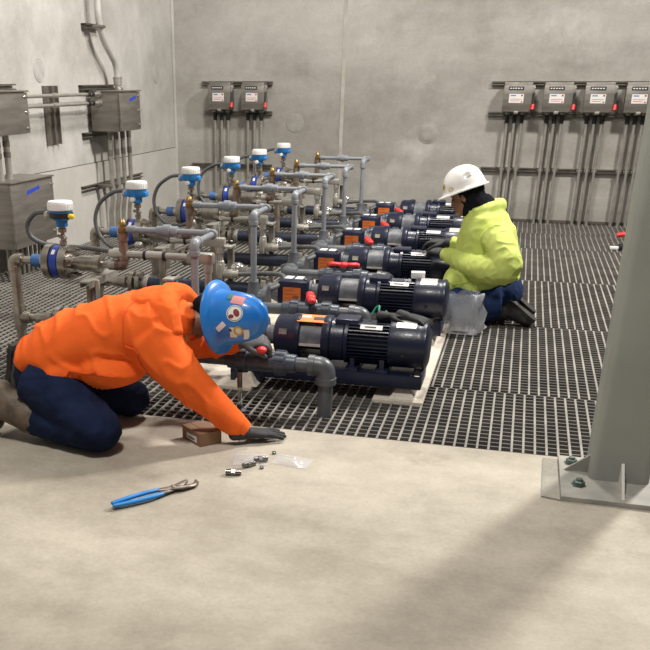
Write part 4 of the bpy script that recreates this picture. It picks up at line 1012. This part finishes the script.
# hoodie
b = MB()
b.loft([(V((-2.065, 3.55, 0.345)), 0.16, 0.09, sd), (V((-1.98, 3.565, 0.372)), 0.20, 0.13, sd), (V((-1.86, 3.59, 0.41)), 0.205, 0.15, sd), (V((-1.72, 3.62, 0.452)), 0.215, 0.157, sd), (V((-1.58, 3.66, 0.495)), 0.225, 0.15, sd), (V((-1.47, 3.69, 0.515)), 0.20, 0.135, sd), (V((-1.395, 3.715, 0.525)), 0.12, 0.10, sd)], 26)
b.ell((-1.67, 3.57, 0.335), (0.17, 0.19, 0.10)); b.ell((-1.86, 3.55, 0.320), (0.15, 0.195, 0.09))
b.tube(spline([(-1.48, 3.55, 0.48), (-1.38, 3.54, 0.375), (-1.27, 3.560, 0.255), (-1.17, 3.592, 0.150), (-1.085, 3.618, 0.072)], 5), [0.118 - 0.063*i/20 for i in range(21)], 18)
b.tube(spline([(-1.43, 3.86, 0.46), (-1.46, 3.96, 0.35), (-1.36, 4.005, 0.335), (-1.245, 4.03, 0.342)], 5), [0.10 - 0.050*i/15 for i in range(16)], 16)
hood_b = MB()
hood_b.tube(spline([(-1.365, 3.555, 0.485), (-1.415, 3.59, 0.580), (-1.44, 3.70, 0.618), (-1.41, 3.80, 0.60), (-1.35, 3.86, 0.50)], 5), [0.045, 0.05, 0.055, 0.06, 0.062, 0.063, 0.064, 0.064, 0.064, 0.064, 0.064, 0.064, 0.063, 0.062, 0.06, 0.058, 0.055, 0.052, 0.05, 0.048, 0.045], 14)
hood_b.ell((-1.515, 3.685, 0.612), (0.125, 0.135, 0.052), Matrix.Rotation(-0.18, 3, 'Y')); hood_b.ell((-1.46, 3.60, 0.575), (0.085, 0.06, 0.075))
def man_fold(p, n):
    t = 0.9
    a = noise.noise(V((p.x*7 - p.z*5, p.y*5, p.z*9 + p.x*2)))
    r = 1 - abs(noise.noise(V((p.x*9 + p.z*8, p.y*4 + 3, p.z*4 - p.x*4))))*2
    return 0.006*a + 0.013*max(0, r)**4 - 0.002
ho = fused('hoodie', b, M['hiviz_orange'], man, 0.0105, 10, man_fold)
part('cuff', MB().tube([(-1.10, 3.612, 0.088), (-1.068, 3.624, 0.058)], [0.052, 0.043], 16), M['hiviz_orange'], ho)
part('cuff', MB().tube([(-1.258, 4.025, 0.340), (-1.216, 4.034, 0.344)], [0.051, 0.043], 16), M['hiviz_orange'], ho)
fused('hood', hood_b, M['hiviz_orange'], ho, 0.0095, 6, folds(0.007, 13, 6))
seam(ho, [(-1.53, 3.68, 0.70), (-1.555, 3.52, 0.60), (-1.545, 3.40, 0.48), (-1.50, 3.42, 0.36), (-1.44, 3.5, 0.30)], 0.0045, M['seam_o'], 'armhole_seam')
seam(ho, [(-2.10, 3.75, 0.50), (-2.03, 3.55, 0.55), (-1.985, 3.36, 0.45), (-1.955, 3.34, 0.36), (-1.93, 3.38, 0.26)], 0.004, M['seam_o'], 'waistband_seam')
seam(ho, [(-1.80, 3.30, 0.33), (-1.70, 3.30, 0.355), (-1.60, 3.30, 0.345), (-1.53, 3.32, 0.34)], 0.0065, M['seam_o'], 'pocket_edge')
part('neck_lining', MB().tube(spline([(-1.355, 3.66, 0.44), (-1.36, 3.66, 0.53), (-1.37, 3.74, 0.575), (-1.355, 3.82, 0.53), (-1.345, 3.82, 0.45)], 5), 0.022, 10), M['strap'], ho)
# jeans
b = MB()
b.ell((-2.0, 3.57, 0.275), (0.14, 0.19, 0.14))
b.tube(spline([(-1.99, 3.47, 0.27), (-1.82, 3.40, 0.20), (-1.655, 3.345, 0.108)], 5), [0.135 - 0.037*i/10 for i in range(11)], 18); b.ell((-1.65, 3.345, 0.103), (0.098, 0.10, 0.097))
b.tube(spline([(-1.66, 3.345, 0.10), (-1.82, 3.375, 0.093), (-2.0, 3.40, 0.098)], 5), [0.095 - 0.018*i/10 for i in range(11)], 18)
b.tube(spline([(-2.00, 3.66, 0.27), (-1.86, 3.74, 0.19), (-1.71, 3.80, 0.105)], 5), [0.13 - 0.033*i/10 for i in range(11)], 18); b.ell((-1.70, 3.80, 0.10), (0.097, 0.097, 0.095))
b.tube(spline([(-1.71, 3.80, 0.10), (-1.95, 3.84, 0.10), (-2.17, 3.86, 0.135)], 5), [0.09 - 0.015*i/10 for i in range(11)], 18)
part_j = fused('jeans', b, M['jeans'], man, 0.011, 5, folds(0.010, 8, 5, (1, 1, 1.4)))
boot(man, M['boot_brown'], (-1.98, 3.40, 0.10), (-2.13, 3.40, 0.155), (-2.20, 3.40, 0.28), (-2.27, 3.42, 0.015), (0.1, 1, 0), 1.3)
boot(man, M['boot_black'], (-2.15, 3.86, 0.14), (-2.27, 3.86, 0.19), (-2.335, 3.85, 0.305), (-2.40, 3.87, 0.03), (0.0, 1, 0), 1.2)
g = hand('glove', M['glove'], man, (-1.062, 3.627, 0.046), (0.155, 0.105, -0.022), (0, 0, 1), 1, (0.05, 0.08, 0.06), 0.17, 1.12, 0.1, M['glove'])
g = hand('glove', M['glove_grey'], man, (-1.205, 4.035, 0.345), (0.93, 0.20, 0.16), (0.0, -0.35, 1), -1, (0.5, 0.75, 0.5), 0.05, 1.12, 0.5, M['glove_grey'])
# blue full-brim hard hat
A, B, H = 0.122, 0.114, 0.218
hb = hc + MR @ V((0.005, 0, 0.035))
hat, HT = hard_hat('hard_hat', man, hb, MR, M['hat_blue'], A, B, H, lambda a: (0.036 + 0.008*max(0, -math.cos(a)), 0.020))
f1 = hat_sticker(hat, HT, 'flag_sticker', M['flag'], -150, 34, A, B, H, 0.029, 0.023, 90)
f2 = hat_sticker(hat, HT, 'flag_canton', M['green_ink'], -158, 22, A, B, H, 0.012, 0.018, 90, k=1.014)
r1 = hat_sticker(hat, HT, 'round_sticker', M['white'], -114, 33, A, B, H, 0.037, 0.037, 0, True, label='round white sticker with a maroon animal head')
hat_sticker(hat, HT, 'sticker_ring', M['ink'], -114, 33, A, B, H, 0.0335, 0.0335, 0, True, 1.0135)
hat_sticker(hat, HT, 'sticker_center', M['white'], -114, 33, A, B, H, 0.031, 0.031, 0, True, 1.015)
hat_sticker(hat, HT, 'sticker_print', M['maroon'], -115, 35, A, B, H, 0.018, 0.013, 25, True, 1.017)
hat_sticker(hat, HT, 'sticker_print', M['maroon'], -107, 28, A, B, H, 0.009, 0.012, 0, True, 1.017)
hat_sticker(hat, HT, 'white_strip', M['white'], -86, 13, A, B, H, 0.012, 0.026, 35)
hat_sticker(hat, HT, 'pale_sticker', M['white'], -68, 27, A, B, H, 0.027, 0.016, -15)
hat_sticker(hat, HT, 'pale_sticker', M['white'], -50, 42, A, B, H, 0.032, 0.012, -25)
hat_sticker(hat, HT, 'gold_round_sticker', M['gold'], -70, 34, A, B, H, 0.025, 0.021, 0, True, 1.015)
hat_sticker(hat, HT, 'sticker_print', M['white'], -70, 34, A, B, H, 0.015, 0.012, 0, True, 1.017)
hat_sticker(hat, HT, 'dark_smudge', M['ink'], -76, 24, A, B, H, 0.009, 0.006, 30, True, 1.014)

# ------------------------------------------------------------------ kneeling person in lime
whc = V((-0.335, 6.33, 0.80)); wf = V((-0.86, 0.18, -0.40)); wu = V((-0.34, 0.05, 0.92))
WR = frame(wu, wf); WT = Matrix.Translation(whc) @ WR.to_4x4()
b = MB(); head_mesh(b, WT, True)
b.tube(spline([(-0.345, 6.33, 0.77), (-0.28, 6.33, 0.71), (-0.22, 6.32, 0.64)], 5), 0.052, 14)
b.loft([(V((-0.10, 6.28, 0.20)), 0.13, 0.13, (1, 0, 0)), (V((-0.14, 6.29, 0.45)), 0.12, 0.13, (1, 0, 0)), (V((-0.19, 6.31, 0.62)), 0.10, 0.14, (1, 0, 0)), (V((-0.22, 6.32, 0.68)), 0.06, 0.08, (1, 0, 0))], 18)
wn = [V((-0.12, 6.11, 0.61)), V((-0.03, 5.99, 0.39)), V((-0.44, 6.33, 0.415))]
wfm = [V((-0.21, 6.48, 0.61)), V((-0.22, 6.57, 0.42)), V((-0.45, 6.60, 0.445))]
for A_ in (wn, wfm): b.tube(A_, [0.05, 0.042, 0.027], 12)
for s, o in ((6.16, 0), (6.40, 0.0)):
    b.tube([(-0.06, s, 0.18), (-0.43, s, 0.10)], [0.08, 0.06], 12); b.tube([(-0.43, s, 0.09), (0.02, s, 0.075)], [0.055, 0.042], 12)
wom = fused('person', b, M['skin_w'], None, 0.008, 3)
tag(wom, 'person in lime sweatshirt and white hard hat kneeling at the pump motors', 'person')
eyes(wom, WT)
b = MB()
b.loft([(V((-0.13, 6.27, 0.262)), 0.225, 0.20, (1, 0, 0)), (V((-0.17, 6.28, 0.345)), 0.235, 0.205, (1, 0, 0)), (V((-0.16, 6.29, 0.45)), 0.21, 0.195, (1, 0, 0)), (V((-0.18, 6.30, 0.57)), 0.185, 0.20, (1, 0, 0)), (V((-0.205, 6.31, 0.655)), 0.15, 0.18, (1, 0, 0)), (V((-0.225, 6.32, 0.715)), 0.105, 0.11, (1, 0, 0))], 26)
sl = MB()
sl.tube(spline([(-0.13, 6.12, 0.61), (-0.06, 6.03, 0.50), (-0.03, 5.98, 0.40), (-0.17, 6.05, 0.385), (-0.32, 6.20, 0.40), (-0.42, 6.315, 0.413)], 5), [0.095, 0.097, 0.1, 0.1, 0.1, 0.1, 0.1, 0.1, 0.1, 0.098, 0.096, 0.094, 0.092, 0.09, 0.088, 0.085, 0.082, 0.078, 0.074, 0.07, 0.066, 0.062, 0.058, 0.055, 0.053, 0.05], 16)
b.tube(spline([(-0.22, 6.47, 0.61), (-0.22, 6.56, 0.45), (-0.32, 6.59, 0.43), (-0.43, 6.60, 0.445)], 5), [0.09 - 0.040*i/15 for i in range(16)], 16)
b.tube(spline([(-0.26, 6.22, 0.69), (-0.16, 6.24, 0.735), (-0.11, 6.33, 0.752), (-0.17, 6.42, 0.735), (-0.27, 6.42, 0.69)], 5), 0.042, 12)
b.ell((-0.37, 6.27, 0.25), (0.06, 0.16, 0.09))
wh = fused('hoodie', b, M['hiviz_lime'], wom, 0.0105, 6, folds(0.012, 8, 3, (1, 1, 0.8)))
fused('sleeve', sl, M['hiviz_lime'], wh, 0.009, 5, folds(0.011, 10, 12, (1, 1, 1)))
seam(wh, [(-0.36, 6.0, 0.32), (-0.30, 6.0, 0.30), (-0.26, 6.0, 0.25)], 0.005, M['seam_l'], 'pocket_edge')
seam(wh, [(-0.40, 6.1, 0.265), (-0.25, 6.0, 0.265), (-0.08, 6.0, 0.275), (0.06, 6.1, 0.295), (0.10, 6.25, 0.31)], 0.0035, M['seam_l'], 'waistband_seam')
part('cuff', MB().tube([(-0.405, 6.30, 0.412), (-0.445, 6.335, 0.416)], [0.05, 0.042], 14), M['hiviz_lime'], wh)
b = MB()
for s in (6.16, 6.40):
    b.tube(spline([(-0.03, s, 0.165), (-0.24, s, 0.14), (-0.43, s, 0.105)], 4), [0.125 - 0.030*i/8 for i in range(9)], 16); b.ell((-0.44, s, 0.10), (0.09, 0.085, 0.09))
    b.tube([(-0.43, s, 0.09), (-0.08, s, 0.085)], [0.085, 0.08], 16)
b.ell((-0.04, 6.28, 0.205), (0.145, 0.195, 0.13))
fused('jeans', b, M['jeans_b'], wom, 0.011, 5, folds(0.009, 10, 8))
for s, w in ((6.16, 0), (6.40, 1)):
    boot(wom, M['boot_black'], (-0.13, s, 0.085), (-0.06, s, 0.10), (-0.005, s, 0.195), (0.20, s, 0.045), (0, 1, 0), 1.3)
hand('glove', M['glove'], wom, (-0.445, 6.335, 0.418), (-0.70, 0.66, 0.08), (0.1, -0.35, 1), -1, (0.3, 0.45, 0.3), 0.08, 1.1, 0.5, M['glove'])
hand('glove', M['glove'], wom, (-0.46, 6.605, 0.45), (-0.97, 0.15, 0.02), (0.05, -0.1, 1), 1, (0.35, 0.5, 0.35), 0.08, 1.1, 0.5, M['glove'])
# black knit covering under the hat
b = MB(); h = MB()
h.ell((-0.032, 0, 0.02), (0.094, 0.086, 0.108), None, 24, 18)
h.loft([(V((-0.045, 0, 0.0)), 0.088, 0.075, (0, 1, 0)), (V((-0.035, 0, -0.08)), 0.083, 0.066, (0, 1, 0)), (V((-0.03, 0, -0.13)), 0.085, 0.070, (0, 1, 0))], 20)
h.xf(WT); b.add(h)
b.ell((-0.235, 6.32, 0.745), (0.095, 0.10, 0.075))
b.loft([(V((-0.28, 6.33, 0.74)), 0.09, 0.085, (1, 0, 0)), (V((-0.25, 6.325, 0.70)), 0.10, 0.10, (1, 0, 0)), (V((-0.215, 6.32, 0.67)), 0.10, 0.10, (1, 0, 0))], 18)
fused('head_covering', b, M['hood_black'], wom, 0.009, 4, folds(0.008, 14, 4))
A, B, H = 0.142, 0.118, 0.145
wb = whc + WR @ V((0.0, 0, 0.042))
def wbrim(a):
    c = max(0, math.cos(a)); return (0.014 + 0.030*c**1.3, 0.004 + 0.010*c)
what, WHT = hard_hat('hard_hat', wom, wb, WR, M['hat_white'], A, B, H, wbrim)
hat_sticker(what, WHT, 'gold_diamond_sticker', M['gold'], 33, 22, A, B, H, 0.018, 0.018, 45)
hat_sticker(what, WHT, 'sticker_print', M['ink'], 33, 22, A, B, H, 0.010, 0.006, 0, True, 1.015)
hat_sticker(what, WHT, 'gold_round_sticker', M['gold'], 66, 11, A, B, H, 0.020, 0.014, 0, True)
hat_sticker(what, WHT, 'sticker_print', M['white'], 66, 11, A, B, H, 0.013, 0.008, 0, True, 1.015)
n = hat_sticker(what, WHT, 'text_sticker', M['tin'], 122, 36, A, B, H, 0.024, 0.018, 8)
for q in range(4): hat_sticker(what, WHT, 'print_line', M['strut'], 122, 42 - 4.2*q, A, B, H, 0.020 if q % 2 else 0.014, 0.0015, 8, False, 1.015)

# ================================================================== small things on floor and pumps
# gloves draped over the frontmost motor
zt = 0.266 + 0.122
g1 = hand('work_glove', M['rubber'], None, (-0.475, ROWS[0] + 0.03, zt + 0.014), (0.93, -0.32, -0.06), (0.05, -0.1, 1), 1, (0.2, 0.3, 0.3), 0.14, 0.85, 0.2, M['glove'])
tag(g1, 'black work glove draped on the end of the frontmost motor', 'glove')
g2 = hand('work_glove', M['rubber'], None, (-0.575, ROWS[0] + 0.03, zt + 0.010), (0.95, 0.12, 0.02), (0, 0.1, 1), -1, (0.1, 0.15, 0.2), 0.12, 0.8, 0.2, M['glove'])
tag(g2, 'black work glove lying beside the green cord on the frontmost motor', 'glove')
solo('green_cord', MB().tube(spline([(-0.66, ROWS[0] + 0.06, zt + 0.003), (-0.645, ROWS[0] + 0.07, zt + 0.035), (-0.625, ROWS[0] + 0.06, zt + 0.05), (-0.62, ROWS[0] + 0.03, zt + 0.03), (-0.60, ROWS[0] + 0.05, zt + 0.012), (-0.585, ROWS[0] + 0.05, zt + 0.03)], 6), 0.0055, 8), M['green_cord'],
     'small loop of green cord on the frontmost motor', 'cord', loc=(-0.63, ROWS[0] + 0.05, zt))

# clear plastic bag standing on the grating
b = MB(); rings = []
c = V((-0.27, 5.86, 0)); nb = 40
for i, (z, s) in enumerate(((0.006, 0.05), (0.008, 0.115), (0.03, 0.135), (0.08, 0.132), (0.13, 0.128), (0.18, 0.125), (0.225, 0.122), (0.255, 0.118), (0.262, 0.112))):
    ring = []
    for k in range(nb):
        a = 2*PI*k/nb
        rx = s*1.05*(abs(math.cos(a))**0.6)*(1 if math.cos(a) > 0 else -1); ry = s*0.62*(abs(math.sin(a))**0.8)*(1 if math.sin(a) > 0 else -1)
        p = c + V((rx + 0.10*(z - 0.1)*0.5*0 + 0.05*(0.12 - z), ry, z))
        nn = noise.noise(V((p.x*14, p.y*14, p.z*11))); p += V((math.cos(a), math.sin(a), 0.45)) * (0.055*nn + 0.022*noise.noise(p*30) + 0.012*abs(noise.noise(p*45))) * min(1, z*25)
        p.z = max(p.z, 0.003); ring.append(p)
    rings.append(ring)
b.rings(rings, True, False)
solo('plastic_bag', b, M['bag'], 'crumpled clear plastic bag standing open on the grating by the second motor', 'bag', loc=c, ang=75)

# cardboard box
r = thing('cardboard_box', 'small brown cardboard box on the floor under the reaching arm', 'box', (-1.25, 3.60, 0.0))
P4 = [V((-1.362, 3.610, 0)), V((-1.242, 3.510, 0)), V((-1.167, 3.590, 0)), V((-1.287, 3.690, 0))]
part('carton', MB().rings([[p + V((0, 0, -0.002)) for p in P4], [p + V((0, 0, 0.062)) for p in P4]]), M['cardboard'], r, smooth=False)
u = (P4[1] - P4[0]).normalized(); w = V((-u.y, u.x, 0)); n_ = -w
q0 = P4[0] + u*0.04 + n_*0.0012
part('white_label', MB().rings([[q0 + u*a + V((0, 0, z)) + n_*e for a, z in ((0, 0.013), (0.088, 0.013), (0.088, 0.040), (0, 0.040))] for e in (0, -0.001)]), M['white'], r, smooth=False)
part('print', MB().rings([[q0 + u*a + V((0, 0, z)) + n_*e for a, z in ((0.01, 0.020), (0.07, 0.020), (0.07, 0.026), (0.01, 0.026))] for e in (0.001, 0)]), M['ink'], r, smooth=False)
cen = sum(P4, V((0, 0, 0)))/4
ta, tb = (P4[0] + P4[3])/2, (P4[1] + P4[2])/2
part('tape_seam', MB().rings([[p + V((0, 0, 0.0625)) for p in (ta - w*0.012, tb - w*0.012, tb + w*0.012, ta + w*0.012)], [p + V((0, 0, 0.0632)) for p in (ta - w*0.012, tb - w*0.012, tb + w*0.012, ta + w*0.012)]]), M['cardboard'], r, smooth=False)

# tongue and groove pliers
fz = -0.018
r = thing('pliers', 'large pliers with blue grips lying open on the floor', 'pliers', (-1.25, 3.0, fz))
a0 = V((-1.378, 2.862, fz + 0.014)); jaw = V((-1.138, 3.150, fz + 0.014)); d = (jaw - a0).normalized(); s = V((-d.y, d.x, 0))
Q = lambda t, o, z=0.0: a0 + d*t + s*o + V((0, 0, z))
L = (jaw - a0).length
for sg, zz in ((1, 0.004), (-1, -0.002)):
    part('grip', MB().loft([(Q(0.0, sg*0.006, zz), 0.010, 0.008, s), (Q(0.09, sg*0.017, zz), 0.012, 0.009, s), (Q(0.16, sg*0.019, zz), 0.011, 0.009, s), (Q(0.215, sg*0.014, zz), 0.010, 0.008, s)], 14), M['plier_blue'], r)
part('lower_jaw', MB().loft([(Q(0.20, -0.014, 0), 0.010, 0.006, s), (Q(0.255, -0.004, 0), 0.016, 0.006, s), (Q(0.30, 0.012, 0), 0.020, 0.007, s), (Q(0.335, 0.030, 0), 0.014, 0.007, s), (Q(0.355, 0.040, 0), 0.007, 0.006, s)], 12), M['dark_steel'], r)
part('upper_jaw', MB().loft([(Q(0.20, 0.014, 0.006), 0.009, 0.005, s), (Q(0.255, 0.000, 0.006), 0.015, 0.006, s), (Q(0.305, -0.018, 0.004), 0.015, 0.007, s), (Q(0.355, -0.020, 0.002), 0.013, 0.007, s), (Q(0.378, -0.002, 0.002), 0.010, 0.007, s), (Q(0.383, 0.014, 0.002), 0.006, 0.006, s)], 12), M['dark_steel'], r)
part('pivot', MB().lathe(Q(0.268, -0.001, 0.004), (0, 0, 1), [(0, 0.010), (0.010, 0.010), (0.012, 0.006)], 12), M['steel'], r)

def zip_bag(c, w, h, rot, label):
    b = MB(); c = V(c); R = Matrix.Rotation(rot, 3, 'Z'); nxx, nyy = 14, 12
    for top in (0, 1):
        b.rings([[c + R @ V((w*(i/nxx - 0.5), h*(j/nyy - 0.5), 0.002 + top*(0.003 + 0.016*math.sin(PI*i/nxx)*math.sin(PI*j/nyy) + 0.010*noise.noise(V((i*0.6, j*0.6, c.x*9)))*math.sin(PI*i/nxx)*math.sin(PI*j/nyy)))) for i in range(nxx + 1)] for j in range(nyy + 1)], False, False)
    r = solo('zip_bag', b, M['zip'], label, 'bag', loc=c, ang=60)
    part('zip_strip', MB().box(c + R @ V((0, h*0.44, 0.006)), (w*0.96, 0.006, 0.002), R), M['zip'], r)
zb1 = zip_bag((-0.985, 3.435, -0.003), 0.15, 0.12, 0.25, 'small clear zip bag beside the steel fittings on the floor')
zb2 = zip_bag((-0.805, 3.465, -0.003), 0.16, 0.11, -0.15, 'small clear zip bag of parts, rightmost of the two on the floor')
def fitting(p, d, L, rr, label):
    d = V(d).normalized()
    r = thing('pipe_fitting', label, 'fitting', p)
    part('body', MB().lathe(V(p) + V((0, 0, rr)), d, [(-L/2, rr*0.55), (-L/2, rr*0.85), (-L*0.2, rr*0.85), (-L*0.19, rr), (L*0.2, rr), (L*0.21, rr*0.8), (L/2, rr*0.75), (L/2, rr*0.5)], 12), M['dull_steel'], r)
    part('hex_nut', MB().lathe(V(p) + V((0, 0, rr)), d, [(-L*0.12, rr*1.12), (L*0.12, rr*1.12)], 6), M['dull_steel'], r, ang=20)
fitting((-1.012, 3.268, -0.006), (0.9, 0.2, 0), 0.065, 0.015, 'shiny pipe fitting lying nearest the camera beside the zip bags')
fitting((-0.972, 3.365, -0.004), (0.7, 0.7, 0), 0.06, 0.013, 'shiny pipe fitting lying on the left zip bag edge')
fitting((-0.935, 3.42, 0.002), (0.9, 0.4, 0), 0.06, 0.014, 'shiny pipe fitting inside the left zip bag')
for p, lab in (((-0.915, 3.36, -0.004), 'small loose nut between the two zip bags, nearer the camera'), ((-0.905, 3.53, -0.002), 'small loose nut behind the zip bags near the gloved hand')):
    solo('loose_nut', MB().lathe(p, (0, 0, 1), [(0, 0.010), (0.012, 0.010), (0.013, 0.006)], 6), M['dull_steel'], lab, 'nut', loc=p, ang=20)

# ================================================================== light, sky level, camera
w = bpy.data.worlds.new('World'); SC.world = w; w.use_nodes = True
w.node_tree.nodes['Background'].inputs['Color'].default_value = (1.0, 0.97, 0.93, 1)
w.node_tree.nodes['Background'].inputs['Strength'].default_value = 0.13
def area(name, loc, target, size, power, col=(1, 0.955, 0.89)):
    l = bpy.data.lights.new(name, 'AREA'); l.shape = 'DISK'; l.size = size; l.energy = power; l.color = col
    o = bpy.data.objects.new(name, l); COL.objects.link(o); o.location = loc
    o.rotation_euler = (V(target) - V(loc)).to_track_quat('-Z', 'Y').to_euler()
area('high_bay_light', (2.4, 7.6, 4.9), (0, 5.5, 0), 0.6, 500)
area('high_bay_light', (-1.0, 1.8, 5.2), (-1.2, 3.6, 0), 0.9, 185)
area('high_bay_light', (-1.3, 7.2, 5.2), (-2.2, 7.4, 0), 0.9, 245)

F, CX, CY = 892.0, 247.2, 494.4
yaw, pit, rol = math.radians(-16.243), math.radians(24.983), math.radians(-0.058)
fw = V((math.sin(yaw)*math.cos(pit), math.cos(yaw)*math.cos(pit), -math.sin(pit)))
rt = V((math.cos(yaw), -math.sin(yaw), 0)); up = rt.cross(fw)
R_ = rt*math.cos(rol) + up*math.sin(rol); U_ = -rt*math.sin(rol) + up*math.cos(rol)
cam = bpy.data.cameras.new('camera'); co = bpy.data.objects.new('camera', cam); COL.objects.link(co)
co.matrix_world = Matrix.Translation((0, 0, 1.5)) @ Matrix((R_, U_, -fw)).transposed().to_4x4()
cam.sensor_width = 36; cam.sensor_fit = 'HORIZONTAL'; cam.lens = F/650*36
cam.shift_x = (325 - CX)/650; cam.shift_y = (CY - 325)/650
cam.clip_start = 0.05
SC.camera = co
SC.view_settings.view_transform = 'Standard'; SC.view_settings.look = 'None'
SC.view_settings.gamma = 1; SC.view_settings.exposure = 0.0; SC.view_settings.use_curve_mapping = False
